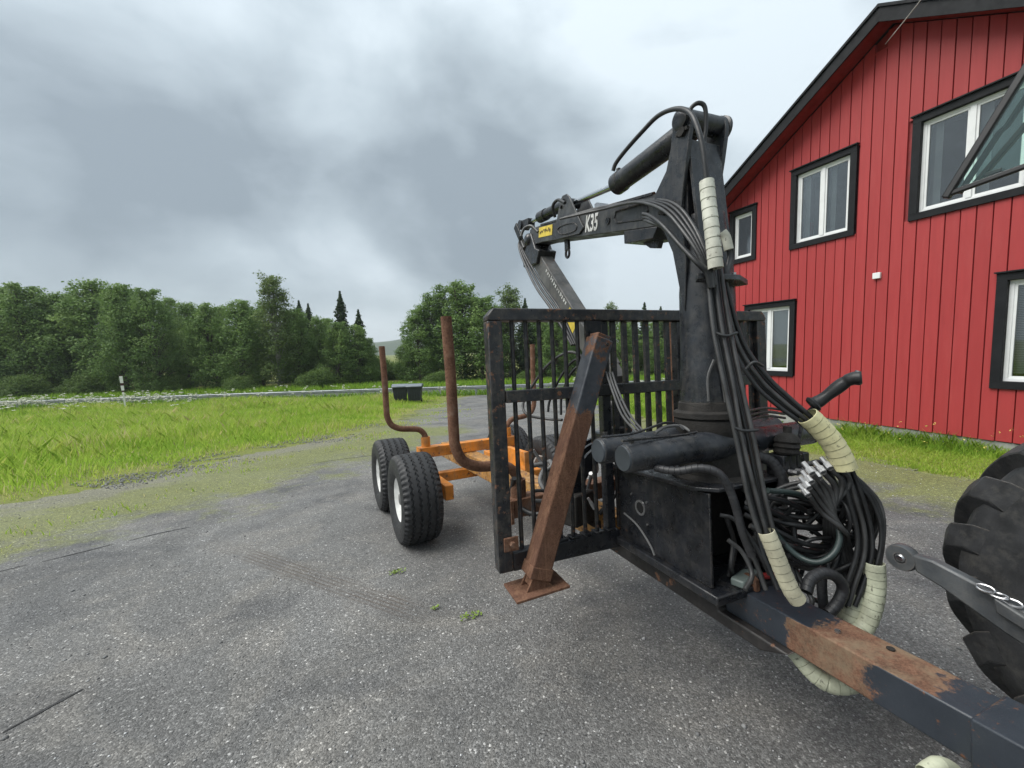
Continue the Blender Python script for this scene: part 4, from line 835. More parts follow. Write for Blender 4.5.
 ('coupling', [(1.823, 1.021, 1.235),(1.824, 1.004, 1.216)], 0.01, 'zinc'),
 ('coupling', [(1.825, 1.002, 1.214),(1.819, 0.983, 1.197)], 0.0135, 'zinc'),
 ('hose', [(1.789, 0.989, 1.189),(1.841, 0.978, 1.118),(1.808, 1.009, 0.982),(1.893, 1.067, 0.83),(1.858, 1.033, 0.705)], 0.0105, 'hose'),
 ('coupling', [(1.796, 1.03, 1.229),(1.797, 1.013, 1.21)], 0.01, 'zinc'),
 ('coupling', [(1.798, 1.012, 1.208),(1.792, 0.993, 1.191)], 0.0135, 'zinc'),
 ('hose', [(1.761, 0.999, 1.173),(1.813, 0.988, 1.102),(1.808, 1.001, 0.975),(1.896, 1.055, 0.833),(1.875, 1.027, 0.701)], 0.0105, 'hose'),
 ('coupling', [(1.767, 1.041, 1.213),(1.769, 1.024, 1.194)], 0.01, 'zinc'),
 ('coupling', [(1.77, 1.022, 1.192),(1.765, 1.003, 1.176)], 0.0135, 'zinc'),
 ('hose', [(1.745, 1.004, 1.15),(1.797, 0.993, 1.079),(1.808, 0.992, 0.968),(1.898, 1.044, 0.837),(1.891, 1.02, 0.696)], 0.0105, 'hose'),
 ('coupling', [(1.751, 1.046, 1.189),(1.753, 1.029, 1.171)], 0.01, 'zinc'),
 ('coupling', [(1.754, 1.027, 1.168),(1.749, 1.009, 1.152)], 0.0135, 'zinc'),
 ('hose', [(1.719, 1.015, 1.172),(1.77, 1.004, 1.101),(1.808, 0.983, 0.961),(1.901, 1.032, 0.841),(1.907, 1.014, 0.691)], 0.0105, 'hose'),
 ('coupling', [(1.724, 1.057, 1.212),(1.725, 1.04, 1.193)], 0.01, 'zinc'),
 ('coupling', [(1.726, 1.038, 1.19),(1.722, 1.019, 1.174)], 0.0135, 'zinc'),
 ('hose', [(1.713, 1.016, 1.136),(1.765, 1.005, 1.065),(1.808, 0.975, 0.955),(1.903, 1.021, 0.845),(1.923, 1.008, 0.687)], 0.0105, 'hose'),
 ('coupling', [(1.718, 1.058, 1.175),(1.72, 1.041, 1.156)], 0.01, 'zinc'),
 ('coupling', [(1.721, 1.039, 1.154),(1.716, 1.02, 1.138)], 0.0135, 'zinc'),
 ('hose', [(1.704, 1.019, 1.113),(1.756, 1.008, 1.041),(1.808, 0.966, 0.948),(1.905, 1.009, 0.849),(1.94, 1.002, 0.682)], 0.0105, 'hose'),
 ('coupling', [(1.709, 1.061, 1.151),(1.711, 1.044, 1.132)], 0.01, 'zinc'),
 ('coupling', [(1.712, 1.042, 1.13),(1.707, 1.023, 1.115)], 0.0135, 'zinc'),
 ('hose', [(1.699, 1.02, 1.083),(1.751, 1.009, 1.011),(1.807, 0.957, 0.941),(1.906, 0.998, 0.853),(1.956, 0.995, 0.678)], 0.0105, 'hose'),
 ('coupling', [(1.704, 1.062, 1.12),(1.706, 1.045, 1.102)], 0.01, 'zinc'),
 ('coupling', [(1.707, 1.043, 1.1),(1.702, 1.024, 1.085)], 0.0135, 'zinc'),
 ('hose', [(1.783, 1.173, 0.837),(1.8, 1.153, 0.748),(1.771, 1.129, 0.671)], 0.0085, 'hose'),
 ('hose', [(1.83, 1.153, 0.768),(1.832, 1.14, 0.72),(1.79, 1.122, 0.683)], 0.0085, 'hose'),
 ('hose', [(1.879, 1.134, 0.766),(1.89, 1.117, 0.703),(1.856, 1.097, 0.654)], 0.0085, 'hose'),
 ('hose', [(1.905, 1.125, 0.778),(1.916, 1.108, 0.715),(1.881, 1.088, 0.666)], 0.0085, 'hose'),
 ('hose', [(1.789, 1.174, 0.944),(1.799, 1.156, 0.854),(1.765, 1.135, 0.776)], 0.0085, 'hose'),
 ('wrapped_loop', [(1.586, 0.966, 0.736),(1.623, 0.974, 0.771),(1.69, 0.971, 0.786),(1.763, 0.964, 0.757),(1.798, 0.96, 0.705),(1.776, 0.966, 0.649),(1.739, 0.979, 0.606)], 0.022, 'wrapdark'),
 ('wrapped_loop', [(1.773, 1.024, 0.735),(1.769, 1.023, 0.672),(1.772, 1.019, 0.576)], 0.019, 'wrapdark'),
 ('wrapped_hose', [(1.156, 1.293, 1.212),(1.196, 1.214, 1.21),(1.257, 1.149, 1.228),(1.307, 1.108, 1.211),(1.344, 1.092, 1.149),(1.366, 1.081, 1.069),(1.383, 1.072, 0.981),(1.414, 1.057, 0.877)], 0.0165, 'wrapdark'),
 ('wrapped_hose', [(1.745, 1.284, 1.195),(1.791, 1.244, 1.168),(1.812, 1.213, 1.097),(1.803, 1.214, 1.023),(1.762, 1.228, 0.983)], 0.026, 'wrapdark'),
 ('hose', [(1.414, 1.127, 1.06),(1.436, 1.104, 0.919),(1.458, 1.071, 0.825),(1.459, 1.036, 0.74)], 0.0095, 'hose'),
 ('hose', [(1.428, 1.216, 0.988),(1.47, 1.178, 0.971),(1.517, 1.125, 0.874),(1.532, 1.073, 0.767)], 0.0095, 'hose'),
 ('hose', [(1.563, 1.201, 1.125),(1.569, 1.152, 1.006),(1.537, 1.117, 0.873),(1.522, 1.033, 0.727)], 0.0095, 'hose'),
 ('hose', [(1.429, 1.18, 0.892),(1.465, 1.144, 0.847),(1.463, 1.099, 0.774),(1.399, 1.08, 0.733)], 0.0095, 'hose'),
 ('hose', [(1.729, 1.262, 0.993),(1.749, 1.231, 0.905),(1.748, 1.141, 0.755),(1.701, 1.069, 0.623)], 0.0095, 'hose'),
 ('hose', [(1.64, 1.248, 1.15),(1.691, 1.223, 0.987),(1.783, 1.185, 0.868),(1.877, 1.137, 0.821)], 0.0095, 'hose'),
 ('hose', [(1.748, 1.141, 0.755),(1.745, 1.097, 0.686),(1.748, 1.051, 0.62),(1.682, 1.032, 0.596)], 0.0095, 'hose'),
 ('pipe', [(0.982, 1.428, 1.344),(1.115, 1.399, 1.347),(1.239, 1.417, 1.361),(1.342, 1.442, 1.372),(1.417, 1.446, 1.36),(1.436, 1.416, 1.333)], 0.006, 'steel'),
 ('pipe', [(0.996, 1.294, 1.344),(1.163, 1.327, 1.334),(1.344, 1.344, 1.327),(1.439, 1.34, 1.332)], 0.0055, 'steel'),
 ('pipe', [(1.259, 1.408, 1.337),(1.346, 1.44, 1.353),(1.434, 1.439, 1.35),(1.463, 1.406, 1.327)], 0.008, 'grey'),
 ('pipe', [(1.593, 1.22, 1.421),(1.793, 1.273, 1.42),(1.96, 1.295, 1.396)], 0.006, 'steel'),
 ('pipe', [(1.592, 1.22, 1.399),(1.792, 1.273, 1.401),(1.958, 1.295, 1.377)], 0.006, 'steel'),
 ('pipe', [(1.591, 1.22, 1.377),(1.791, 1.273, 1.383),(1.957, 1.294, 1.357)], 0.006, 'steel'),
 ('spiral_sleeve', [(1.579, 1.047, 0.498),(1.599, 1.005, 0.443),(1.618, 0.965, 0.4),(1.643, 0.922, 0.382),(1.697, 0.891, 0.386),(1.764, 0.867, 0.414)], 0.033, 'pale'),
 ('spiral_sleeve', [(1.379, 0.524, 0.502),(1.439, 0.522, 0.504),(1.514, 0.525, 0.46),(1.538, 0.514, 0.425)], 0.022, 'pale'),
 ('hose', [(1.395, 2.159, 1.688),(1.328, 2.294, 1.762),(1.252, 2.481, 1.685),(1.184, 2.662, 1.508),(1.129, 2.679, 1.399),(1.14, 2.619, 1.329),(1.253, 2.522, 1.299),(1.3, 2.397, 1.3)], 0.01, 'hose'),
 ('hose', [(1.405, 2.176, 1.662),(1.356, 2.282, 1.707),(1.303, 2.405, 1.59),(1.252, 2.473, 1.438),(1.234, 2.477, 1.354)], 0.009, 'hose'),
 ('hose', [(1.395, 2.181, 1.702),(1.333, 2.288, 1.628),(1.309, 2.399, 1.472),(1.295, 2.4, 1.335)], 0.009, 'hose'),
 ('hose', [(1.287, 1.824, 1.623),(1.284, 1.768, 1.524),(1.297, 1.706, 1.392),(1.334, 1.635, 1.301)], 0.006, 'grey'),
 ('hose', [(1.303, 1.818, 1.622),(1.299, 1.763, 1.523),(1.317, 1.698, 1.391),(1.354, 1.628, 1.3)], 0.006, 'grey'),
 ('hose', [(1.319, 1.812, 1.621),(1.314, 1.757, 1.523),(1.337, 1.691, 1.39),(1.373, 1.621, 1.299)], 0.006, 'grey'),
 ('jib_hose', [(1.318, 2.993, 2.757),(1.298, 3.019, 2.682),(1.273, 2.873, 2.511),(1.246, 2.608, 2.257),(1.254, 2.385, 2.055),(1.293, 2.202, 1.802)], 0.01, 'hose'),
 ('jib_hose', [(1.31, 2.996, 2.757),(1.306, 3.016, 2.682),(1.292, 2.866, 2.51),(1.273, 2.598, 2.256),(1.28, 2.375, 2.054),(1.305, 2.197, 1.802)], 0.01, 'hose'),
 ('jib_hose', [(1.302, 2.999, 2.757),(1.313, 3.013, 2.681),(1.31, 2.859, 2.509),(1.3, 2.588, 2.255),(1.305, 2.366, 2.052),(1.317, 2.192, 1.801)], 0.01, 'hose'),
 ('jib_hose', [(1.411, 2.882, 2.759),(1.383, 2.949, 2.828),(1.348, 3.015, 2.824),(1.321, 3.023, 2.75),(1.32, 2.967, 2.652)], 0.012, 'hose'),
 ('jib_hose', [(1.379, 2.52, 2.741),(1.346, 2.481, 2.8),(1.357, 2.424, 2.82),(1.351, 2.317, 2.756)], 0.011, 'hose'),
]
# ================================================================== MACHINE MATERIALS
M_BLK = paint('black_machine_paint', (.011, .0125, .016), .68, (.11, .10, .09), .3, .32, sc=10)
M_BLKR = paint('black_paint_rusting', (.012, .013, .016), .60, (.14, .12, .095), .5, .4, sc=11)
M_MAST = paint('mast_paint', (.017, .0195, .024), .70, (.12, .112, .10), .36, .32, sc=11)
M_BOOM = paint('boom_paint', (.032, .034, .037), .72, (.2, .195, .18), .4, .42)
M_JIB = paint('jib_paint', (.075, .075, .073), .64, (.2, .18, .16), .5, .5)
M_GREASE = simple('greasy_dirt', (.017, .015, .013), .75, var=.6, scale=14, bump=.9)
M_ORANGE = paint('orange_paint', (.62, .21, .022), .60, (.34, .25, .15), .45, .5, sc=6)
M_FADED = paint('faded_yellow_paint', (.40, .20, .05), .55, (.27, .22, .15), .7, .6, sc=9)
t = NT('rusted_tube'); co = t.co(); c = t.mix(t.ramp(t.noise(co, 7, 7, .7), [(.55, 0.0), (.75, .6)]), rusty(t, 14), (.17, .15, .13))
t.bsdf(c, .85, 0, t.bump(t.noise(co, 70, 5), .4, .003), .3); M_RUST = t.m
# stabiliser: rust with the old dark blue-grey paint left on the upper part of one face
t = NT('stabiliser_rust'); co = t.co(); rc = t.mix(t.ramp(t.noise(co, 5, 6, .7), [(.4, 0.0), (.65, .7)]), rusty(t, 20), (.10, .05, .035))
sp = t.n('ShaderNodeSeparateXYZ'); t.put(sp.inputs[0], co)
zz = t.math('ADD', sp.outputs[2], t.math('MULTIPLY', t.math('SUBTRACT', t.noise(co, 11, 9, .78), .5), .50))
pm = t.math('MULTIPLY', t.ramp(t.math('SUBTRACT', zz, 1.42), [(.0, 0.0), (.02, 1.0)]), t.ramp(t.math('SUBTRACT', 1.80, zz), [(.0, 0.0), (.02, 1.0)]))
pm = t.math('MULTIPLY', pm, t.ramp(t.noise(t.map(co, loc=(3, 1, 7)), 7, 7, .66), [(.40, 0.0), (.44, 1.0)]))
pc = t.ramp(t.noise(co, 14, 5), [(.3, (.03, .034, .042)), (.7, (.075, .08, .09))])
rcb = t.mix(t.ramp(t.noise(t.map(co, (40, 40, 3)), 1, 4), [(.5, 0.0), (.7, .35)]), rc, (.30, .17, .10))
t.bsdf(t.mix(pm, rcb, pc), t.mix(pm, (.88, .88, .88), (.5, .5, .5)), 0, t.bump(t.noise(co, 90, 5), .5, .003), .3); M_LEG = t.m
# drawbar: blue-black paint, with a stretch rubbed to rust
t = NT('drawbar_paint'); co = t.co(); sp = t.n('ShaderNodeSeparateXYZ'); t.put(sp.inputs[0], co)
yy = t.math('ADD', sp.outputs[1], t.math('MULTIPLY', t.math('SUBTRACT', t.noise(co, 13, 9, .78), .5), .26))
topf = t.ramp(sp.outputs[2], [(.058, 0.0), (.064, 1.0)])          # the top face wears further along
lo = t.math('SUBTRACT', -.98, t.math('MULTIPLY', topf, .22))
hi = t.math('SUBTRACT', -.68, t.math('MULTIPLY', topf, .15))
pm = t.math('MULTIPLY', t.ramp(t.math('SUBTRACT', yy, lo), [(.0, 0.0), (.02, 1.0)]), t.ramp(t.math('SUBTRACT', hi, yy), [(.0, 0.0), (.012, 1.0)]))
base = t.mix(t.noise(co, 8, 6, .65), (.014, .018, .025), (.042, .05, .062))
base = t.mix(t.ramp(t.noise(co, 30, 8, .75), [(.60, 0.0), (.64, .85)]), base, RUST_M)
rr = t.mix(t.ramp(t.noise(t.map(co, loc=(5, 2, 1)), 9, 7, .7), [(.45, 0.0), (.62, .6)]), rusty(t, 22), (.20, .155, .10))
t.bsdf(t.mix(pm, base, rr), t.mix(pm, (.38, .38, .38), (.85, .85, .85)), 0, t.bump(t.noise(co, 80, 5), .3, .002), .45); M_DRAW = t.m
M_HOSE = simple('hose_rubber', (.017, .0175, .0185), .46, var=.35, scale=12, bump=.1)
M_TYRE = simple('tyre_rubber', (.019, .0195, .021), .62, var=.35, scale=16, bump=.25)
M_TTYRE = paint('tractor_tyre_rubber', (.03, .031, .033), .95, (.10, .095, .085), .7, .6, False, 9)
M_RIM = simple('white_rim', (.62, .62, .60), .5, var=.2, scale=9)
M_STEEL = simple('bare_steel', (.42, .42, .43), .32, .9, var=.2, scale=30)
M_CHROME = simple('cylinder_rod', (.55, .56, .57), .18, 1.0, var=.08)
def sleeve_mat(name, col):
    t = NT(name); co = t.co(); v = t.noise(co, 18, 6, .65)
    c = t.mix(t.ramp(v, [(.45, 0.0), (.72, .65)]), col, tuple(q*.45 for q in col))
    c = t.mix(t.ramp(t.noise(co, 45, 5, .7), [(.60, 0.0), (.66, .75)]), c, (.05, .045, .035))
    c = t.mix(t.ramp(t.noise(t.map(co, loc=(3, 3, 3)), 7, 5, .6), [(.45, 0.0), (.7, .5)]), c, (.22, .2, .15))
    t.bsdf(c, .5, 0, t.bump(v, .2, .003)); return t.m
HM = {'dusty': simple('dusty_hose', (.04, .04, .04), .42, var=.45, scale=15, bump=.1), 'hose': M_HOSE, 'hose_green': simple('hose_green_black', (.03, .045, .043), .4, var=.3), 'cream': sleeve_mat('cream_sleeve', (.56, .53, .38)), 'lemon': sleeve_mat('lemon_sleeve', (.62, .58, .33)),
      'pale': sleeve_mat('pale_sleeve', (.52, .54, .40)), 'white': sleeve_mat('white_sleeve', (.62, .62, .53)), 'zinc': simple('zinc_coupling', (.5, .5, .5), .4, .6, var=.15, scale=40),
      'wrapdark': simple('dark_wrap', (.022, .022, .024), .5, var=.4, scale=20), 'steel': M_BLK, 'grey': simple('grey_hose', (.13, .13, .13), .55, var=.3)}

# ================================================================== LOG TRAILER
tr = machine('log_trailer', 'orange log trailer with black headboard, rusty stakes and four wheels', 'trailer', (1.62, 1.95, 0))
GY = 1.95
hb = MB()
hb.box((.64, GY-.04, .585), (.72, GY+.04, 1.918)).box((2.58, GY-.04, .585), (2.66, GY+.04, 1.918))
hb.prism([(.64, 1.919), (.64, 1.945), (.675, 1.985), (2.625, 1.985), (2.66, 1.945), (2.66, 1.919)], lambda p, h: Vector((p[0], h, p[1])), GY-.041, GY+.041)
hbo = hb.obj('headboard', M_BLKR, tr, .006)
MB().box((.721, GY-.035, .58), (1.405, GY+.03, .682)).obj('bottom_rail', M_BLK, hbo, .006)
MB().box((1.865, GY-.035, .58), (2.579, GY+.03, .682)).obj('bottom_rail', M_BLK, hbo, .006)
MB().box((.721, GY-.052, 1.485), (2.579, GY-.014, 1.55)).obj('middle_rail', M_BLKR, hbo, .005)
MB().box((1.335, GY-.012, .683), (1.39, GY+.04, 1.918)).obj('centre_post', M_BLK, hbo, .004)
MB().box((1.90, GY-.012, .683), (1.955, GY+.04, 1.918)).obj('centre_post', M_BLK, hbo, .004)
bar = MB(); bar.cyl((.789, GY+.006, .6825), (.789, GY+.006, 1.9185), .0125, 10); bar0 = bar.obj('bar', M_BLKR, hbo)
for i in range(1, 23):
    x = .789+.0805*i
    if abs(x-1.362) < .035 or abs(x-1.927) < .035 or x > 2.56: continue
    if x > 1.42: MB().box((x-.017, GY-.004, .6825), (x+.017, GY+.016, 1.9185)).obj('bar', M_BLKR, hbo, .002); continue
    b_ = bar0.copy(); COL.objects.link(b_); b_.location.x = .0805*i
for x in (1.03, 2.25): MB().cyl((x, GY-.058, 1.517), (x, GY-.0525, 1.517), .012, 10).obj('bolt', M_RUST, hbo)
for i in range(6):      # little weld pads of the bars on the bottom rail
    x = .949+.0805*i; MB().box((x-.03, GY-.03, .6825), (x+.03, GY+.028, .694)).obj('bar_foot', M_BLK, hbo, .004)
# stabiliser legs hung on the headboard
def stabiliser(sg, cx):
    def X(x): return cx+sg*(x-cx)
    e = empty('stabiliser_leg', tr)
    p0, p1 = Vector((X(.826), 1.857, .575)), Vector((X(1.277), 1.857, 1.81))
    MB().beam(p0, p1, .113, .113, (0, 1, 0)).obj('outer_box', M_LEG, e, .008)
    d = (p1-p0).normalized(); MB().beam(p0-d*.012, p0+d*.05, .123, .123, (0, 1, 0)).obj('collar', M_LEG, e, .004)
    MB().beam(p1-d*.02, p1+d*.022, .086, .086, (0, 1, 0)).obj('head', M_LEG, e, .004)
    MB().beam(p0-d*.06, p0+d*.02, .07, .07, (0, 1, 0)).obj('inner_leg', M_LEG, e)
    c0 = p0-d*.075
    MB().box((X(.826)-.15, 1.765, .498), (X(.826)+.15, 1.965, .511), Matrix.Rotation(-sg*.05, 3, 'Y')).obj('foot_plate', M_LEG, e, .002)
    for yo in (1.815, 1.895):
        MB().prism([(-.075, .508), (.075, .508), (.03, .56), (-.03, .585)], lambda p, h: Vector((X(.826)+sg*p[0], h, p[1])), yo, yo+.012).obj('gusset', M_LEG, e)
    MB().box((min(X(.668), X(.75)), 1.895, .70), (max(X(.668), X(.75)), 1.909, .775)).obj('bracket', M_RUST, e, .004)
    MB().cyl((X(.712), 1.870, .74), (X(.712), 1.8945, .74), .017, 6).obj('bolt', M_RUST, e)
    MB().cyl((X(1.285), 1.79, 1.775), (X(1.285), 1.7995, 1.775), .008, 8).obj('pin', M_BLK, e)
    MB().box((min(X(1.22), X(1.33)), 1.9145, 1.70), (max(X(1.22), X(1.33)), 1.925, 1.93)).obj('hanger', M_BLK, e)
stabiliser(1, 1.65); stabiliser(-1, 1.65)
# bed frame, turned a little against the drawbar
HD = rad(-6.3)
def B(u, v, z): return Vector((1.53+math.cos(HD)*u+math.sin(HD)*v, 1.95-math.sin(HD)*u+math.cos(HD)*v, z))
SIDE = B(1, 0, 0)-B(0, 0, 0); REAR = B(0, 1, 0)-B(0, 0, 0)
MB().beam(B(0, .12, .60), B(0, 3.7, .60), .16, .20, SIDE).obj('main_beam', M_FADED, tr, .008)
for v, mt in ((.5, M_RUST), (2.8, M_ORANGE)):
    bo = MB().beam(B(-.60, v, .765), B(.60, v, .765), .13, .12, REAR).obj('bolster', mt, tr, .006)
    for s_ in (-1, 1):
        MB().lathe([(.052, 0), (.052, .14), (.04, .14), (.04, .02)], B(s_*.53, v, .80), (0, 0, 1), 16).obj('stake_socket', mt if mt != M_RUST else M_RUST, bo)
        MB().beam(B(s_*.615, v-.075, .75), B(s_*.615, v+.075, .75), .02, .15, SIDE).obj('end_plate', mt, bo)
        pts = [B(s_*.53, v, .72), B(s_*.53, v, .86), B(s_*.54, v, .965), B(s_*.60, v, 1.03), B(s_*.70, v, 1.05), B(s_*.81, v, 1.065), B(s_*.905, v, 1.115), B(s_*.948, v, 1.21), B(s_*.953, v, 1.32), B(s_*.955, v, 1.65), B(s_*.965, v, 2.0)]
        MB().tube(spline(pts, 5), .033, 14).obj('stake', M_RUST, tr)
MB().beam(B(.12, 1.55, .74), B(.12, 1.95, .74), .05, .26, SIDE).obj('side_plate', M_ORANGE, tr, .005)
MB().beam(B(.30, 1.75, .60), B(.30, 2.05, .60), .20, .05, SIDE).obj('step_plate', M_ORANGE, tr, .005)
MB().beam(B(.24, 2.75, .46), B(.24, 2.75, .56), .3, .3, SIDE).obj('axle_seat', M_ORANGE, tr, .006)
MB().beam(B(-.60, 2.75, .46), B(.60, 2.75, .46), .11, .11, REAR).obj('axle', M_ORANGE, tr, .006)
# tyre mesh: ribbed implement pattern with zigzag grooves and notched shoulders
def tyre_mesh(R=.442, Wd=.385, rr=.205):
    NT_ = 192; zz_n = 48; hw = Wd/2; cols = []
    # (axial, radius, kind)
    side = [(-hw*.62, rr), (-hw*.80, rr+.012), (-hw*.95, rr+.055), (-hw*1.0, rr+.115), (-hw*.985, rr+.17), (-hw*.945, R-.038)]
    for a, r in side: cols.append((a, r, 's'))
    cols += [(-hw*.90, R-.022, 'n'), (-hw*.83, R-.010, 'n'), (-hw*.70, R-.005, 'n')]
    for c in (-.108, -.036, .036, .108):
        cr = R-.006*(abs(c)/.2)**2
        cols += [(c-.013, cr, 'z'), (c-.007, cr-.014, 'z'), (c+.007, cr-.014, 'z'), (c+.013, cr, 'z')]
    cols += [(hw*.70, R-.005, 'n'), (hw*.83, R-.010, 'n'), (hw*.90, R-.022, 'n')]
    for a, r in side[::-1]: cols.append((-a, r, 's'))
    vs = []
    for k in range(NT_):
        th = 2*math.pi*k/NT_; ph = (k % 4)
        zig = (-1, 0, 1, 0)[ph]*.0075
        for i, (a, r, kd) in enumerate(cols):
            if kd == 'z': a_ = a+zig; r_ = r
            elif kd == 'n' and abs(a) > hw*.75: a_ = a; r_ = r-(.016 if ph in (2, 3) else 0)
            else: a_, r_ = a, r
            vs.append((a_, r_*math.cos(th), r_*math.sin(th)))
    n_ = len(cols); fs = []
    for k in range(NT_):
        j = (k+1) % NT_
        for i in range(n_-1): fs.append((k*n_+i, j*n_+i, j*n_+i+1, k*n_+i+1))
        fs.append((k*n_+n_-1, j*n_+n_-1, j*n_, k*n_))
    return MB().add(vs, fs)
keep_base = BASE; BASE = Vector((0, 0, 0))
ty = tyre_mesh().mesh('tyre', True, 30); ty.materials.append(M_TYRE)
rimb = MB()
rimb.lathe([(.215, -.155), (.222, -.15), (.222, -.135), (.195, -.125), (.19, .10), (.215, .13), (.222, .15), (.215, .155), (.2, .15), (.18, .11), (.18, .0), (.10, -.06), (.06, -.075), (.06, -.10), (.18, -.118)], (0, 0, 0), (1, 0, 0), 40, closed=True)
rim_me = rimb.mesh('rim'); rim_me.materials.append(M_RIM)
hubb = MB(); hubb.lathe([(.0, -.15), (.05, -.145), (.066, -.12), (.07, -.08), (.07, .12), (0, .121)], (0, 0, 0), (1, 0, 0), 20)
for k in range(6): hubb.cyl((-.085, .078*math.cos(k*1.047), .078*math.sin(k*1.047)), (-.062, .078*math.cos(k*1.047), .078*math.sin(k*1.047)), .010, 6)
hub_me = hubb.mesh('hub'); hub_me.materials.append(simple('hub_grey', (.12, .12, .12), .5))
BASE = keep_base
for s_ in (-1, 1):
    MB().beam(B(s_*.52, 2.02, .47), B(s_*.52, 3.48, .47), .09, .15, SIDE).obj('bogie_beam', M_ORANGE, tr, .008)
    for v in (2.22, 3.40):
        w_ = empty('wheel', tr); w_.location = B(s_*.83, v, .435)-BASE; w_.rotation_euler = (random.Random(v*7+s_).uniform(0, 3), 0, -HD if s_ < 0 else -HD+math.pi)
        for nm, me in (('tyre', ty), ('rim', rim_me), ('hub', hub_me)): link(nm, me, w_)
        MB().cyl(B(s_*.50, v, .435), B(s_*.80, v, .435), .035, 14).obj('stub_axle', M_ORANGE, tr)
# plinth and drawbar
PX0, PX1, PY0, PY1 = 1.40, 1.86, 1.245, 1.905
pl = empty('crane_plinth', tr)
def plate(x0, x1):
    mb = MB(); poly = [(PY1, .655), (PY1, 1.05), (PY0, 1.075), (PY0, .655)]
    return mb.prism(poly, lambda p, h: Vector((h, p[0], p[1])), x0, x1)
plate(PX0, PX0+.012).obj('side_plate', M_BLK, pl, .003); plate(PX1-.012, PX1).obj('side_plate', M_BLK, pl, .003)
MB().box((PX0+.013, PY1-.012, .66), (PX1-.013, PY1, 1.05)).obj('back_plate', M_BLK, pl)
MB().prism([(PX0-.03, PY1+.01), (PX1+.03, PY1+.01), (PX1+.03, PY0+.05), (PX1-.03, PY0-.03), (PX0+.03, PY0-.03), (PX0-.03, PY0+.05)], lambda p, h: Vector((p[0], p[1], h+(.025*(PY1-p[1])/.65))), 1.057, 1.075).obj('top_plate', M_BLK, pl, .004)
MB().box((PX0-.035, PY0-.06, .612), (PX1+.035, PY1-.0, .653)).obj('bottom_flange', M_BLK, pl, .006)
MB().box((PX0+.08, PY0+.22, .66), (PX1-.08, PY0+.235, 1.05)).obj('inner_web', M_GREASE, pl)
MB().lathe([(.030, -.004), (.042, -.004), (.042, .001), (.030, .001)], (PX0, 1.715, .875), (1, 0, 0), 24, closed=True).obj('hole_ring', M_STEEL, pl)
MB().cyl((PX0-.0015, 1.715, .875), (PX0+.004, 1.715, .875), .030, 24).obj('hole', simple('hole_shade', (.004, .004, .004), .9), pl)  # solid plate; a near-black disc paints the shade of an opening
for y_, z_ in ((1.79, .93), (1.66, .92), (1.66, .80)): MB().cyl((PX0-.006, y_, z_), (PX0-.0005, y_, z_), .006, 8).obj('bolt', M_STEEL, pl)
MB().tube(spline([(PX0-.004, 1.86, .80), (PX0-.006, 1.74, .77), (PX0-.006, 1.64, .70), (PX0-.004, 1.61, .655)], 6), .006, 6).obj('scratch_wire', HM['grey'], pl)
MB().prism([(.98, .497), (1.10, .44), (2.6, .44), (2.6, .611), (1.31, .611), (1.31, .496)], lambda p, h: Vector((h, p[0], p[1])), 1.50, 1.74).obj('frame_beam', paint('dark_frame', (.02, .018, .018), .60, (.1, .09, .08), .3, .6), tr, .008)
dz0, dz1 = .497, .632
dbm = MB(); dbm.box((1.535, -.10, dz0), (1.70, 1.30, dz1)); dbm.box((1.52, -.16, dz0-.01), (1.715, .49, dz1+.006))
BASE = Vector((1.62, 1.70, .57)); dm = dbm.mesh('drawbar'); BASE = keep_base
dbo = link('drawbar', dm, tr); dbo.location = Vector((1.62, 1.70, .57))-BASE; dm.materials.append(M_DRAW)
bv = dbo.modifiers.new('bevel', 'BEVEL'); bv.width = .006; bv.segments = 2; bv.limit_method = 'ANGLE'
MB().lathe([(.036, -.02), (.065, -.02), (.065, .02), (.036, .02)], (1.617, -.26, .56), (0, 0, 1), 28, closed=True).obj('tow_eye', M_STEEL, tr)
MB().box((1.58, -.22, .535), (1.655, -.161, .585)).obj('eye_shank', M_BLK, tr, .005)
MB().cyl((1.66, .735, .634), (1.66, .735, .6375), .012, 16).obj('hole', M_GREASE, dbo).location = BASE-Vector((1.62, 1.70, .57))  # dark disc laid on the bar, painting the shade inside a bore
MB().cyl((1.60, .865, .633), (1.60, .865, .640), .010, 8).obj('grease_nipple', M_STEEL, tr)
lg = MB(); lg.prism([(1.30, .633), (1.17, .633), (1.175, .685), (1.20, .70), (1.235, .69)], lambda p, h: Vector((h, p[0], p[1])), 1.575, 1.60); lg.obj('lug', M_RUST, tr, .004)
MB().cyl((1.566, 1.195, .672), (1.61, 1.195, .672), .011, 12).obj('pin', M_STEEL, tr)

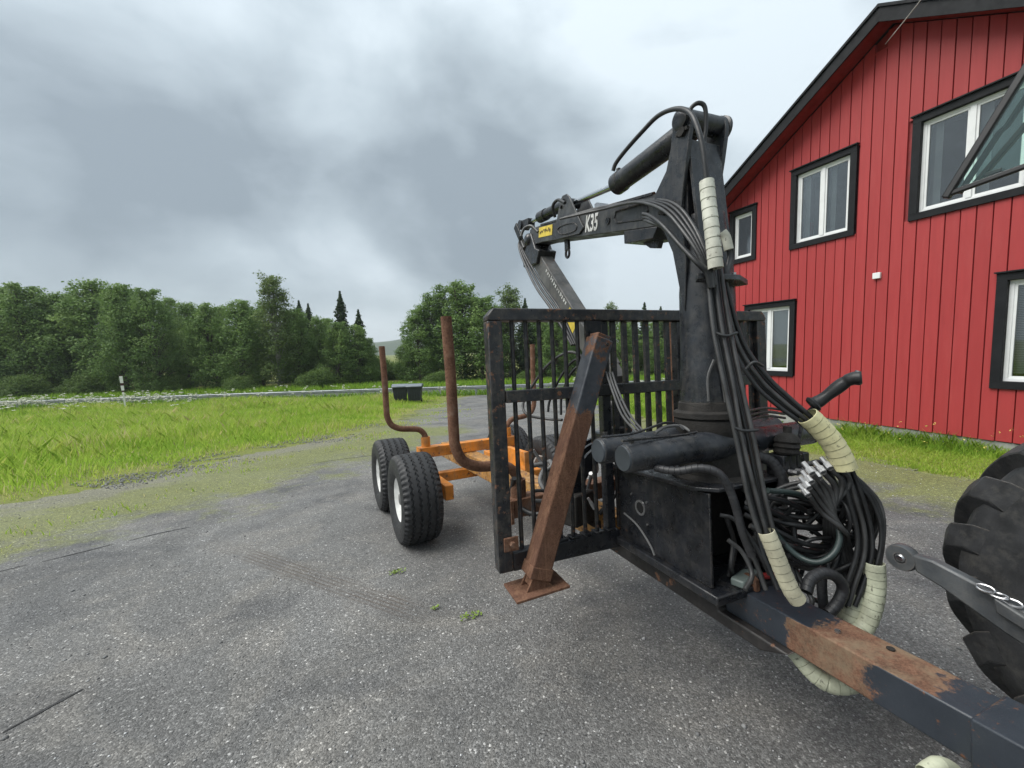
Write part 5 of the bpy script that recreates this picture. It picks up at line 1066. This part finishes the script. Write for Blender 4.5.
# ================================================================== LOADER CRANE
cr = machine('loader_crane', 'black knuckle boom loader crane standing before the trailer headboard', 'crane', (1.62, 1.43, 1.08))
CX, CY = 1.62, 1.43
sl = MB().lathe([(.19, 1.083), (.19, 1.10), (.155, 1.115), (.155, 1.30), (.165, 1.32), (.165, 1.37), (.15, 1.385)], (CX, CY, 0), (0, 0, 1), 36).obj('slew_housing', M_GREASE, cr)
for yc in (1.335, 1.525):
    tb = MB(); tb.lathe([(.040, 1.03), (.058, 1.03), (.062, 1.036), (.062, 1.42), (.068, 1.43), (.068, 1.80), (.062, 1.81), (.062, 2.19), (.04, 2.195)], (0, yc, 1.26), (1, 0, 0), 32)
    to = tb.obj('slew_tube', M_MAST, cr)
    MB().lathe([(.0, 1.022), (.052, 1.022), (.056, 1.0295), (.0, 1.0296)], (0, yc, 1.26), (1, 0, 0), 32).obj('end_cap', simple('cap_grey', (.04, .047, .055), .45, var=.35), to)
    MB().cyl((1.07, yc, 1.321), (1.07, yc, 1.345), .013, 8).obj('pipe_fitting', M_BLK, to)
    MB().cyl((2.13, yc, 1.321), (2.13, yc, 1.345), .013, 8).obj('pipe_fitting', M_BLK, to)
MB().lathe([(.172, 1.386), (.172, 1.41), (.150, 1.42), (.147, 1.455), (.137, 1.46)], (CX, CY, 0), (0, 0, 1), 36).obj('base_flange', M_GREASE, cr)
col = MB().lathe([(.134, 1.461), (.134, 1.60), (.129, 1.64), (.125, 2.0), (.105, 2.2), (.09, 2.36), (.05, 2.37)], (CX, CY, 0), (0, 0, 1), 40).obj('column', M_MAST, cr)
# welded wedge plates low on the column
for s_ in (-1, 1):
    MB().add([(CX-.055, CY-.131, 1.462), (CX+s_*.028-.055, CY-.132, 1.66), (CX+s_*.028-.045, CY-.132, 1.66), (CX-.045, CY-.131, 1.462), (CX-.055, CY-.137, 1.462), (CX+s_*.028-.055, CY-.138, 1.66), (CX+s_*.028-.045, CY-.138, 1.66), (CX-.045, CY-.137, 1.462)],
             [(0,1,2,3), (7,6,5,4), (0,4,5,1), (1,5,6,2), (2,6,7,3), (3,7,4,0)]).obj('weld_seam', simple('weld_grey', (.10, .10, .10), .5), col)
MB().tube(spline([(CX-.09, CY-.115, 1.66), (CX-.112, CY-.098, 1.58), (CX-.112, CY-.098, 1.47)], 5), .006, 6).obj('weld_bead', simple('weld_grey', (.10, .10, .10), .5), col)
# cheek plates of the mast head, the boom and lift cylinder run between them
ck = [(1.36, 2.76), (1.365, 2.80), (1.385, 2.835), (1.42, 2.85), (1.455, 2.835), (1.475, 2.80), (1.495, 2.70), (1.53, 2.61), (1.615, 2.53), (1.64, 2.47), (1.63, 2.40), (1.56, 2.32), (1.505, 2.20), (1.465, 2.0), (1.44, 1.90), (1.43, 1.98), (1.42, 2.14), (1.435, 2.30), (1.44, 2.40), (1.42, 2.50), (1.39, 2.62)]
for x0, x1 in ((1.487, 1.509), (1.703, 1.725)):
    MB().prism(ck[::-1], lambda p, h: Vector((h, p[0], p[1])), x0, x1).obj('cheek_plate', M_MAST, cr, .004)
MB().add([(1.51, 1.335, 2.02), (1.702, 1.335, 2.02), (1.702, 1.40, 2.70), (1.51, 1.40, 2.70), (1.51, 1.349, 2.02), (1.702, 1.349, 2.02), (1.702, 1.414, 2.70), (1.51, 1.414, 2.70)], [(0,1,2,3), (7,6,5,4), (0,4,5,1), (1,5,6,2), (2,6,7,3), (3,7,4,0)]).obj('front_web', M_MAST, cr)
MB().box((1.511, 1.42, 2.0), (1.701, 1.492, 2.64)).obj('mast_core', M_BLK, cr)
MB().lathe([(.0, 1.462), (.034, 1.462), (.047, 1.47), (.047, 1.735), (.034, 1.742), (0, 1.7425)], (0, 1.415, 2.795), (1, 0, 0), 24).obj('head_tube', M_MAST, cr)
MB().lathe([(.0, 1.726), (.05, 1.726), (.062, 1.734), (.062, 1.745), (.0, 1.7455)], (0, 1.42, 2.79), (1, 0, 0), 24).obj('pin_boss', M_MAST, cr)
for z_, y_ in ((2.735, 1.41), (2.42, 1.545)):
    MB().cyl((1.470, y_, z_), (1.486, y_, z_), .022, 16).box((1.474, y_-.035, z_-.008), (1.486, y_+.035, z_+.008)).obj('pin', M_GREASE, cr)
# hose clamp on the mast
cl = MB(); cl.prism([(1.375, 1.245), (1.40, 1.225), (1.60, 1.225), (1.74, 1.30), (1.72, 1.345), (1.58, 1.30), (1.42, 1.30)], lambda p, h: Vector((p[0], p[1], h)), 2.005, 2.03)
cl.obj('hose_clamp', M_BLK, cr, .003)
for x_ in (1.44, 1.60): MB().cyl((x_, 1.255, 2.03), (x_, 1.255, 2.045), .010, 6).obj('bolt', M_STEEL, cr)
# main boom
bx0, bx1 = 1.548, 1.694
bp = [(1.50, 2.38), (1.50, 2.53), (1.65, 2.56), (2.04, 2.655), (3.15, 2.915), (3.34, 2.945), (3.37, 2.87), (3.33, 2.80), (3.08, 2.752), (1.94, 2.462), (1.70, 2.40)]
boom = MB().prism(bp, lambda p, h: Vector((h, p[0], p[1])), bx0, bx1).obj('main_boom', M_BOOM, cr, .005)
MB().prism([(1.66, 2.388), (1.95, 2.460), (1.95, 2.385), (1.70, 2.335)], lambda p, h: Vector((h, p[0], p[1])), bx0-.012, bx1+.012).obj('boom_heel', M_BLK, boom, .004)
MB().prism([(1.72, 2.338), (1.86, 2.366), (1.80, 2.318), (1.74, 2.30)], lambda p, h: Vector((h, p[0], p[1])), 1.60, 1.63).obj('heel_lug', M_BLK, boom)
MB().beam((bx0-.003, 1.70, 2.578), (bx0-.003, 3.1, 2.905), .010, .012, (1, 0, 0)).obj('top_weld', M_BLK, boom)
MB().tube([(1.60, 1.75, 2.605), (1.60, 2.60, 2.805)], .011, 8).obj('boom_pipe', M_RUST, boom)
MB().tube([(1.64, 1.75, 2.608), (1.64, 2.60, 2.812)], .011, 8).obj('boom_pipe', M_BLK, boom)
MB().box((1.575, 2.28, 2.72), (1.665, 2.31, 2.768)).obj('pipe_clip', M_STEEL, boom)
def bpt(y, dz): return 2.655+(y-2.04)*.2343+dz      # top line of the boom
# oval stiffener and bracket for the two cylinders
for x0, x1, in ((bx0-.014, bx0-.0005), (bx1+.0005, bx1+.014)):
    MB().prism([(2.86, bpt(2.86, -.11)), (2.80, bpt(2.80, -.02)), (2.72, 2.955), (2.68, 2.975), (2.62, 2.965), (2.58, 2.93), (2.46, bpt(2.46, -.02)), (2.40, bpt(2.40, -.10)), (2.46, bpt(2.46, -.14)), (2.78, bpt(2.78, -.15))], lambda p, h: Vector((h, p[0], p[1])), x0, x1).obj('cylinder_bracket', M_BOOM, boom, .003)
ov = [(2.63+.165*math.cos(a)*(1-.12*math.cos(2*a)), bpt(2.63+.165*math.cos(a), -.085)+.036*math.sin(a)) for a in np.linspace(0, 2*math.pi, 25)[:-1]]
MB().tube([(bx0-.0155, y, z) for y, z in ov], .006, 6, closed=True).obj('oval_weld', M_BLK, boom)
for y_, z_ in ((2.66, 2.93), (2.70, 2.90)): MB().cyl((bx0-.03, y_, z_), (bx0-.0145, y_, z_), .015, 10).obj('pin', M_BLK, boom)
MB().cyl((bx0-.008, 2.12, bpt(2.12, -.09)), (bx0-.0005, 2.12, bpt(2.12, -.09)), .022, 14).obj('boss', M_BLK, boom)
st_ = [(1.74, 2.50), (1.76, 2.555), (2.03, 2.61), (2.05, 2.57), (2.03, 2.54), (1.78, 2.47)]
MB().tube([(bx0-.002, y, z) for y, z in st_], .006, 6, closed=True).obj('stiffener_weld', M_BLK, boom)
# shackle hanging under the boom
sh = MB().box((1.61, 2.76, 2.60), (1.632, 2.82, 2.69)).obj('hook_plate', M_BLK, boom, .003)
MB().tube([(1.62, 2.79+.028*math.cos(a), 2.575+.034*math.sin(a)) for a in np.linspace(0, 2*math.pi, 17)[:-1]], .010, 6, closed=True).obj('hook_ring', M_BLK, sh)
# lettering
def lettering(txt, size, name, mt, parent, org, xdir, nrm, sx=1.0, bold=.012, depth=.0012):
    cu = bpy.data.curves.new(name, 'FONT'); cu.body = txt; cu.size = size; cu.extrude = depth; cu.offset = bold; cu.align_x = 'CENTER'; cu.align_y = 'CENTER'
    ob = bpy.data.objects.new(name, cu); COL.objects.link(ob)
    bpy.context.view_layer.update()
    me = bpy.data.meshes.new_from_object(ob.evaluated_get(bpy.context.evaluated_depsgraph_get())); bpy.data.objects.remove(ob)
    x = Vector(xdir).normalized(); z = Vector(nrm).normalized(); y = z.cross(x)
    mm = Matrix((x*sx, y, z)).transposed().to_4x4(); mm.translation = Vector(org)-BASE
    me.transform(mm); me.materials.clear(); me.materials.append(mt); o = link(name, me, parent); return o
M_LET = paint('worn_white_lettering', (.62, .62, .60), .66, (.2, .2, .2), .5, .5, False, 12)
BD = Vector((0, -1, -.2343))
lettering('K35', .152, 'lettering', M_LET, boom, (bx0-.0025, 2.31, bpt(2.31, -.085)), BD, (-1, 0, 0), .64, .004)
dc = MB(); o0 = Vector((bx0-.002, 3.02, bpt(3.02, -.062)))
bd = BD.normalized(); bu = Vector((0, -.2343, 1)).normalized()
dc.beam(o0-bd*.13, o0+bd*.13, .082, .003, bu); dco = dc.obj('yellow_sticker', simple('sticker_yellow', (.62, .47, .06), .45, var=.2, scale=20), boom)
rn_ = random.Random(3)
sm_ = MB()
for k in range(9):      # worn, unreadable print on the sticker
    a = -.11+.024*k; q = o0+bd*a+bu*(.002+rn_.uniform(-.012, .012))-Vector((.0025, 0, 0)); sm_.beam(q, q+bd*rn_.uniform(.010, .020)+bu*rn_.uniform(-.008, .012), .001, rn_.uniform(.012, .028), (1, 0, 0))
sm_.obj('sticker_print', simple('print_brown', (.10, .07, .02), .6), dco)
# lift cylinder
lc = empty('lift_cylinder', cr)
MB().lathe([(.03, 0), (.054, .004), (.060, .02), (.060, .58), (.066, .585), (.066, .64), (.05, .652), (.022, .654)], (CX-.03, 1.43, 2.795), (0, 1, .004), 28).obj('barrel', M_BLK, lc)
MB().cyl((CX-.03, 2.08, 2.797), (CX-.03, 2.60, 2.895), .021, 18).obj('rod', M_CHROME, lc)
MB().cyl((CX-.075, 2.62, 2.898), (CX+.02, 2.62, 2.898), .035, 18).obj('rod_eye', M_BLK, lc)
MB().cyl((CX-.03, 2.05, 2.85), (CX-.03, 2.05, 2.885), .014, 8).obj('port', M_BLK, lc)
# jib cylinder
jc = empty('jib_cylinder', cr)
ja, jb = Vector((CX-.035, 2.69, 2.93)), Vector((CX-.035, 3.16, 3.00))
MB().cyl(ja, jb, .042, 22).obj('barrel', M_BLK, jc)
MB().cyl(ja.lerp(jb, .80), jb+(jb-ja)*.06, .049, 22).obj('gland', M_BLK, jc)
je = Vector((CX-.035, 3.56, 3.065)); MB().cyl(jb, je, .020, 14).obj('rod', M_CHROME, jc)
MB().cyl(je+Vector((-.05, 0, 0)), je+Vector((.05, 0, 0)), .045, 18).beam(je, je+Vector((0, -.18, -.035)), .07, .07, (1, 0, 0)).obj('rod_eye', M_BLK, jc)
# knuckle: link, pivot and jib
kn = Vector((CX, 3.36, 2.86))
MB().lathe([(0, -.115), (.03, -.115), (.05, -.10), (.058, -.07), (.058, .07), (.05, .10), (0, .1001)], kn, (1, 0, 0), 24).obj('knuckle_pin', M_BLK, cr)
for s_ in (-.09, .09): MB().beam(kn+Vector((s_, .08, -.06)), je+Vector((s_, 0, -.01)), .014, .07, (1, 0, 0)).obj('knuckle_link', M_BLK, cr, .003)
MB().prism([(3.30, 2.90), (3.43, 2.90), (3.52, 2.80), (3.50, 2.64), (3.20, 2.60), (3.14, 2.70), (3.22, 2.74)], lambda p, h: Vector((h, p[0], p[1])), CX-.088, CX+.088).obj('jib_head', M_BLK, cr, .008)
j0, j1 = Vector((CX, 3.37, 2.76)), Vector((CX, 2.28, 1.62))
jib = MB().beam(j0, j1, .12, .155, (1, 0, 0)).obj('jib', M_JIB, cr, .006)
jd = (j1-j0).normalized(); jn = Vector((0, jd.z, -jd.y))
rn_ = random.Random(8); sm_ = MB()
for k in range(13):     # flaked white lettering along the jib
    q = j0+jd*(.40+.038*k)+jn*.048+Vector((-.0605, 0, 0)); sm_.beam(q-jn*.018, q+jn*rn_.uniform(.006, .018), .0016, rn_.uniform(.009, .018), (1, 0, 0))
    if k % 2: sm_.beam(q, q+jd*.02, .0016, .008, (1, 0, 0))
sm_.obj('flaked_lettering', M_LET, jib)
MB().beam(j0+jd*.93+Vector((-.0615, 0, 0)), j0+jd*1.10+Vector((-.0615, 0, 0)), .002, .12, (1, 0, 0)).obj('yellow_sticker', MATS['sticker_yellow'], jib)
MB().beam(j0+jd*1.0+jn*.02, j1+jd*.12+jn*.02, .085, .11, (1, 0, 0)).obj('extension', M_JIB, jib, .005)
# rotator and grapple resting in the bed
gp = Vector((CX+.02, 2.26, 1.42))
MB().cyl(gp+Vector((-.06, 0, .10)), gp+Vector((.06, 0, .10)), .035, 14).beam(gp+Vector((0, 0, .12)), gp+Vector((0, 0, -.02)), .05, .07, (1, 0, 0)).obj('hanger_link', M_BLK, cr, .004)
MB().lathe([(.0, .0), (.07, .0), (.085, -.03), (.085, -.17), (.11, -.18), (.11, -.21), (0, -.211)], gp, (0, 0, 1), 24).obj('rotator', M_BLK, cr)
MB().box((gp.x-.13, gp.y-.11, gp.z-.36), (gp.x+.13, gp.y+.11, gp.z-.212)).obj('grapple_yoke', M_BLK, cr, .012)
for s_ in (-1, 1):
    cp = [Vector((gp.x+s_*x_, gp.y, gp.z+z_)) for x_, z_ in ((.10, -.30), (.26, -.36), (.36, -.50), (.36, -.66), (.25, -.78), (.10, -.83))]
    cp = spline(cp, 4)
    for yo in (-.09, .0, .09):
        mb = MB()
        for a, b in zip(cp[:-1], cp[1:]): pass
        n_ = len(cp); vs = []
        for i, p in enumerate(cp):
            tn = (cp[min(i+1, n_-1)]-cp[max(i-1, 0)]).normalized(); nn = Vector((-tn.z, 0, tn.x)); w2 = .045*(1-.7*i/(n_-1))+.008
            vs += [p+nn*w2+Vector((0, yo-.012, 0)), p-nn*w2+Vector((0, yo-.012, 0)), p-nn*w2+Vector((0, yo+.012, 0)), p+nn*w2+Vector((0, yo+.012, 0))]
        fs = [(0, 1, 2, 3), tuple(4*(n_-1)+k for k in (3, 2, 1, 0))]+[(4*i+k, 4*(i+1)+k, 4*(i+1)+(k+1) % 4, 4*i+(k+1) % 4) for i in range(n_-1) for k in range(4)]
        mb.add(vs, fs).obj('grapple_claw', M_BLK, cr, smooth=False)
# slack hoses and fittings lying in the bed behind the headboard
jk = random.Random(12)
for k in range(14):
    p = Vector((jk.uniform(1.0, 1.46), jk.uniform(2.08, 2.5), jk.uniform(.66, .8))); pts = [p]
    for q in range(4): pts.append(pts[-1]+Vector((jk.uniform(-.12, .16), jk.uniform(-.10, .14), jk.uniform(-.02, .16))))
    MB().tube(spline(pts, 6), jk.uniform(.009, .016), 8).obj('hose', M_HOSE if k % 3 else HM['grey'], cr, angle=80)
for k in range(5):
    p = Vector((jk.uniform(1.05, 1.42), jk.uniform(2.06, 2.3), jk.uniform(.7, 1.0))); d = Vector((jk.uniform(-1, 1), .2, jk.uniform(-1, 1))).normalized()
    MB().cyl(p, p+d*.05, .013, 6).cyl(p+d*.0505, p+d*.08, .009, 8).obj('coupling', HM['zinc'], cr)
MB().box((1.16, 2.12, .66), (1.36, 2.34, .86), Matrix.Rotation(.4, 3, 'Z')).obj('valve_block', M_GREASE, cr, .012)
# control valve, lever and stand
vb = empty('control_valve', cr)
V0 = Vector((1.90, 1.25, 1.17))
for k in range(4): MB().box((V0.x-.09+.045*k, V0.y-.05, V0.z-.07), (V0.x-.09+.045*k+.040, V0.y+.04, V0.z+.03)).obj('section', M_BLK, vb, .005)
MB().lathe([(0, .0), (.05, .0), (.055, .01), (.05, .025), (.056, .035), (.05, .05), (.056, .06), (.045, .085), (.018, .10), (.018, .13), (0, .131)], V0+Vector((-.03, -.02, .03)), (.1, 0, 1), 18).obj('bellows', M_GREASE, vb)
for k in range(4): MB().cyl(V0+Vector((-.07+.045*k, -.06, -.04)), V0+Vector((-.07+.045*k, -.10, -.04)), .012, 6).obj('port', M_STEEL, vb)
MB().beam(V0+Vector((.03, .05, .06)), V0+Vector((.03, .05, -.62)), .05, .02, (1, 0, 0)).obj('stand', M_BLK, vb)
MB().tube([V0+Vector((.05, -.02, .05)), V0+Vector((.10, -.015, .20)), (2.0, 1.165, 1.435)], .009, 8).obj('lever_rod', M_BLK, vb)
lv = spline([(1.985, 1.175, 1.432), (2.005, 1.155, 1.45), (2.03, 1.125, 1.485), (2.055, 1.09, 1.525), (2.065, 1.06, 1.545), (2.08, 1.03, 1.548)], 5)
MB().tube(lv, [.027+.002*math.sin(i*.6)+(.003 if i > len(lv)-9 else 0)-(.006 if i == len(lv)-1 else 0) for i in range(len(lv))], 14).obj('lever_grip', M_HOSE, vb)
MB().lathe([(0, -.012), (.034, -.012), (.040, 0), (.028, .012), (0, .0121)], (1.985, 1.175, 1.432), (.6, -.5, .6), 16).obj('lever_collar', M_HOSE, vb)
MB().cyl((2.073, 1.045, 1.566), (2.076, 1.04, 1.580), .012, 10).obj('lever_button', M_STEEL, vb)
# loose odds and ends in the open front of the plinth
jk = random.Random(4)
for k in range(6):
    p = Vector((1.48+.30*jk.random(), 1.26+.12*jk.random(), .67)); q = p+Vector((jk.uniform(-.05, .05), -.02, jk.uniform(.12, .30)))
    MB().tube(spline([p, p.lerp(q, .5)+Vector((jk.uniform(-.05, .05), jk.uniform(-.05, 0), 0)), q], 5), .011, 8).obj('hose', M_HOSE, cr)
MB().box((1.50, 1.20, .655), (1.66, 1.26, .69), Matrix.Rotation(.3, 3, 'Z')).obj('tool', simple('grey_green_tool', (.13, .16, .15), .5), cr, .008)
MB().cyl((1.66, 1.205, .672), (1.72, 1.185, .672), .014, 10).obj('tool_grip', simple('red_grip', (.25, .02, .02), .5), cr)

def sleeve(pts, r, pitch):
    """spiral guard: flat overlapping turns with thin gaps"""
    sp = spline(pts, 10); L = [0.0]
    for a, b in zip(sp[:-1], sp[1:]): L.append(L[-1]+(b-a).length)
    n = max(3, round(L[-1]/pitch)); P = []; R = []; j = 0
    for k in range(n):
        for f0, q in ((.0, .90), (.035, .955), (.5, .985), (.93, 1.0), (.965, .90)):
            s_ = L[-1]*(k+f0)/n
            while j < len(L)-2 and L[j+1] < s_: j += 1
            f = (s_-L[j])/max(1e-9, L[j+1]-L[j]); P.append(sp[j].lerp(sp[j+1], min(1, f))); R.append(r*q)
    return MB().tube(P, R, 18, caps=False)
for k_, (nm, pts, r, mk) in enumerate(HOSES):
    if mk == 'hose' and k_ % 3 == 0: mk = 'dusty'
    if 'sleeve' in nm or mk == 'wrapdark': sleeve(pts, r, {'lemon': .034, 'white': .040, 'wrapdark': .022}.get(mk, .031)).obj(nm, HM[mk], cr, angle=25)
    elif mk == 'zinc': MB().tube(pts, r, 8).obj(nm, HM[mk], cr)
    else: MB().tube(spline(pts, 7), r, 8).obj(nm, HM[mk], cr, angle=80)

# ================================================================== TRACTOR
tk = machine('tractor', 'tractor with lugged rear tyre and open cab window at the right edge', 'tractor', (1.9, .1, 0))
M_LINK = paint('grey_link_paint', (.06, .066, .072), .70, (.14, .135, .125), .45, .45)
M_CAB = simple('cab_black', (.016, .016, .017), .45, var=.2)
wc = Vector((2.47, .125, .745)); R0 = .712; hw = .22
wh = empty('rear_wheel', tk); wh.location = wc-BASE
kb = BASE; BASE = Vector((0, 0, 0))
prof = [(.34, -hw*.85), (.37, -hw*.97), (.48, -hw*1.10), (.60, -hw*1.08), (.672, -hw*.97), (.698, -hw*.7), (.708, -hw*.35), (R0, 0), (.708, hw*.35), (.698, hw*.7), (.672, hw*.97), (.60, hw*1.08), (.48, hw*1.10), (.37, hw*.97), (.34, hw*.85)]
link('carcass', MB().lathe(prof, (0, 0, 0), (1, 0, 0), 96, closed=True).mesh('carcass', True, 50), wh).data.materials.append(M_TTYRE)
link('rim', MB().lathe([(.36, -.2), (.375, -.19), (.33, -.15), (.33, .15), (.375, .19), (.36, .2), (.31, .14), (.31, .03), (.10, .0), (.10, -.03), (.31, -.01), (.31, -.14)], (0, 0, 0), (1, 0, 0), 48, closed=True).mesh('rim'), wh).data.materials.append(simple('tractor_rim', (.5, .5, .48), .5))
def lug_mesh(s_):
    rows = []; n_ = 9
    for i in range(n_):
        u = i/(n_-1); a = s_*(-.015+u*(hw*1.06+.015)); th = .50*u**.85
        rc = np.interp(abs(a), [0, hw*.35, hw*.7, hw*.97, hw*1.08], [R0, .708, .698, .672, .60])
        ht = .060*(1-.15*u); wt = .040+.012*u
        if u > .9: ht *= .9
        rows.append([(a, th-wt/rc*1.2, rc-.012), (a, th-wt/rc*.95, rc+ht), (a, th+wt/rc*.95, rc+ht), (a, th+wt/rc*1.2, rc-.012)])
    vs = [(a, -r*math.sin(t_), r*math.cos(t_)) for row in rows for (a, t_, r) in row]
    fs = [(0, 1, 2, 3), tuple(4*(n_-1)+k for k in (3, 2, 1, 0))]+[(4*i+k, 4*(i+1)+k, 4*(i+1)+(k+1) % 4, 4*i+(k+1) % 4) for i in range(n_-1) for k in range(4)]
    me = MB().add(vs, fs).mesh('lug', True, 35); me.materials.append(M_TTYRE); return me
NL = 19
for s_, ph in ((1, 0), (-1, .5)):
    lm = lug_mesh(s_)
    for k in range(NL):
        o = link('lug', lm, wh); o.rotation_euler.x = 2*math.pi*(k+ph)/NL
        b = o.modifiers.new('bevel', 'BEVEL'); b.width = .004; b.segments = 1
BASE = kb
# lower link arm with its ball eye, lock pin and chain link
la = empty('lower_link', tk); X_ = 1.95
MB().lathe([(.019, -.022), (.046, -.022), (.050, -.012), (.050, .012), (.046, .022), (.019, .022)], (X_, .835, .853), (1, 0, 0), 28, closed=True).obj('ball_eye', M_LINK, la)
MB().lathe([(.011, -.026), (.018, -.02), (.0215, 0), (.018, .02), (.011, .026)], (X_, .835, .853), (1, 0, 0), 24, closed=True).obj('ball', M_STEEL, la)
arm = [(.80, .882), (.74, .884), (.62, .850), (.45, .790), (-.2, .62), (-.2, .50), (.40, .655), (.56, .715), (.72, .795), (.79, .820)]
MB().prism(arm[::-1], lambda p, h: Vector((h, p[0], p[1])), X_-.021, X_+.021).obj('arm', M_LINK, la, .008)
MB().prism([(.58, .835), (.50, .80), (.485, .752), (.575, .785)], lambda p, h: Vector((h, p[0], p[1])), X_-.045, X_-.0215).obj('lock_housing', M_LINK, la, .006)
for k in range(3):
    c_ = Vector((X_-.035+.005*k, .60-.028*k, .852-.011*k)); ax = (k % 2)
    pts = [c_+Vector((.012*math.cos(a)*(1 if ax else .3), .022*math.sin(a), (.3 if ax else 1)*.010*math.cos(a))) for a in np.linspace(0, 2*math.pi, 13)[:-1]]
    MB().tube(pts, .0038, 6, closed=True).obj('chain_link', M_STEEL, la)
MB().cyl((X_-.03, .43, .735), (X_-.021, .43, .735), .018, 12).obj('bolt', M_LINK, la)
# axle, gearbox and mudguard, mostly outside the picture
MB().cyl((1.0, .08, .745), (2.3, .08, .745), .11, 24).obj('axle', M_CAB, tk)
MB().box((1.42, -1.1, .45), (1.80, -.02, 1.05)).obj('gearbox', M_CAB, tk, .04)
fd = MB(); vs = []
for k in range(13):
    a = rad(20+10*k); 
    for r_ in (.84, .855):
        for x_ in (2.18, 2.74): vs.append((x_, .08-r_*math.cos(a)*1.0+.0, .745+r_*math.sin(a)))
fd.add(vs, [(4*k+a, 4*k+b, 4*k+4+b, 4*k+4+a) for k in range(12) if True for a, b in ((0, 1), (3, 2), (1, 3), (2, 0))]+[(0, 1, 3, 2), (48, 49, 51, 50)])
# window panel swung open, hinged behind the cab post
wn_ = empty('cab_window', tk); XG = 1.40
P0 = Vector((XG, .475, 2.035)); e1 = Vector((.02, -.131, .242)).normalized(); e2 = Vector((.01, -.13, .012)).normalized(); nr = e1.cross(e2).normalized()
def wp(a, b, c=0): return P0+e2*a+e1*b+nr*c
MB().add([wp(.0, .0, -.003), wp(.62, 0, -.003), wp(.62, .75, -.003), wp(.0, .75, -.003), wp(.0, .0, .003), wp(.62, 0, .003), wp(.62, .75, .003), wp(.0, .75, .003)], [(0,3,2,1),(4,5,6,7),(0,1,5,4),(1,2,6,5),(2,3,7,6),(3,0,4,7)]).obj('glass', glass_mat('tinted_cab_glass', (.80, .95, .90), 1.42), wn_, smooth=False)
MB().beam(wp(.004, -.005), wp(.004, .75), .016, .016, nr).obj('edge_frame', M_CAB, wn_, .003)
MB().tube([wp(.022, .0, .012), wp(.024, .13, .014), wp(.030, .14, .016), wp(.035, .3, .016), wp(.04, .75, .016)], .0065, 8).obj('seal', M_HOSE, wn_)
MB().beam(wp(0, .004), wp(.62, .004), .012, .012, nr).obj('bottom_frame', M_CAB, wn_, .003)
MB().beam(wp(.045, .01, .010), wp(.115, .30, .010), .014, .011, nr).obj('strut', M_CAB, wn_, .002)
MB().box(tuple(wp(.07, .022, .012)-Vector((.010, .014, .005))), tuple(wp(.07, .022, .012)+Vector((.010, .014, .005)))).obj('catch', M_CAB, wn_, .002)
for k in range(9):
    MB().cyl(wp(.004, .03+.05*k, .0112), wp(.004, .03+.05*k, .0135), .0028, 6).obj('rivet', M_STEEL, wn_)
BASE = Vector((0, 0, 0))
# ================================================================== HAZE
BASE = Vector((0, 0, 0))
hz = MB().box((-1290, -1190, -5.5), (1290, 1280, 60)).obj('haze', bpy.data.materials.new('haze_air'), smooth=False)
hm = hz.data.materials[0]; hm.use_nodes = True; hm.node_tree.nodes.clear()
ho = hm.node_tree.nodes.new('ShaderNodeOutputMaterial'); hv = hm.node_tree.nodes.new('ShaderNodeVolumePrincipled')
hv.inputs['Color'].default_value = (.86, .92, .97, 1); hv.inputs['Density'].default_value = .0004; hv.inputs['Anisotropy'].default_value = .2
hm.node_tree.links.new(hv.outputs[0], ho.inputs['Volume'])
tag(hz, 'thin pale haze filling the air before the distant hill', 'haze', kind='stuff')
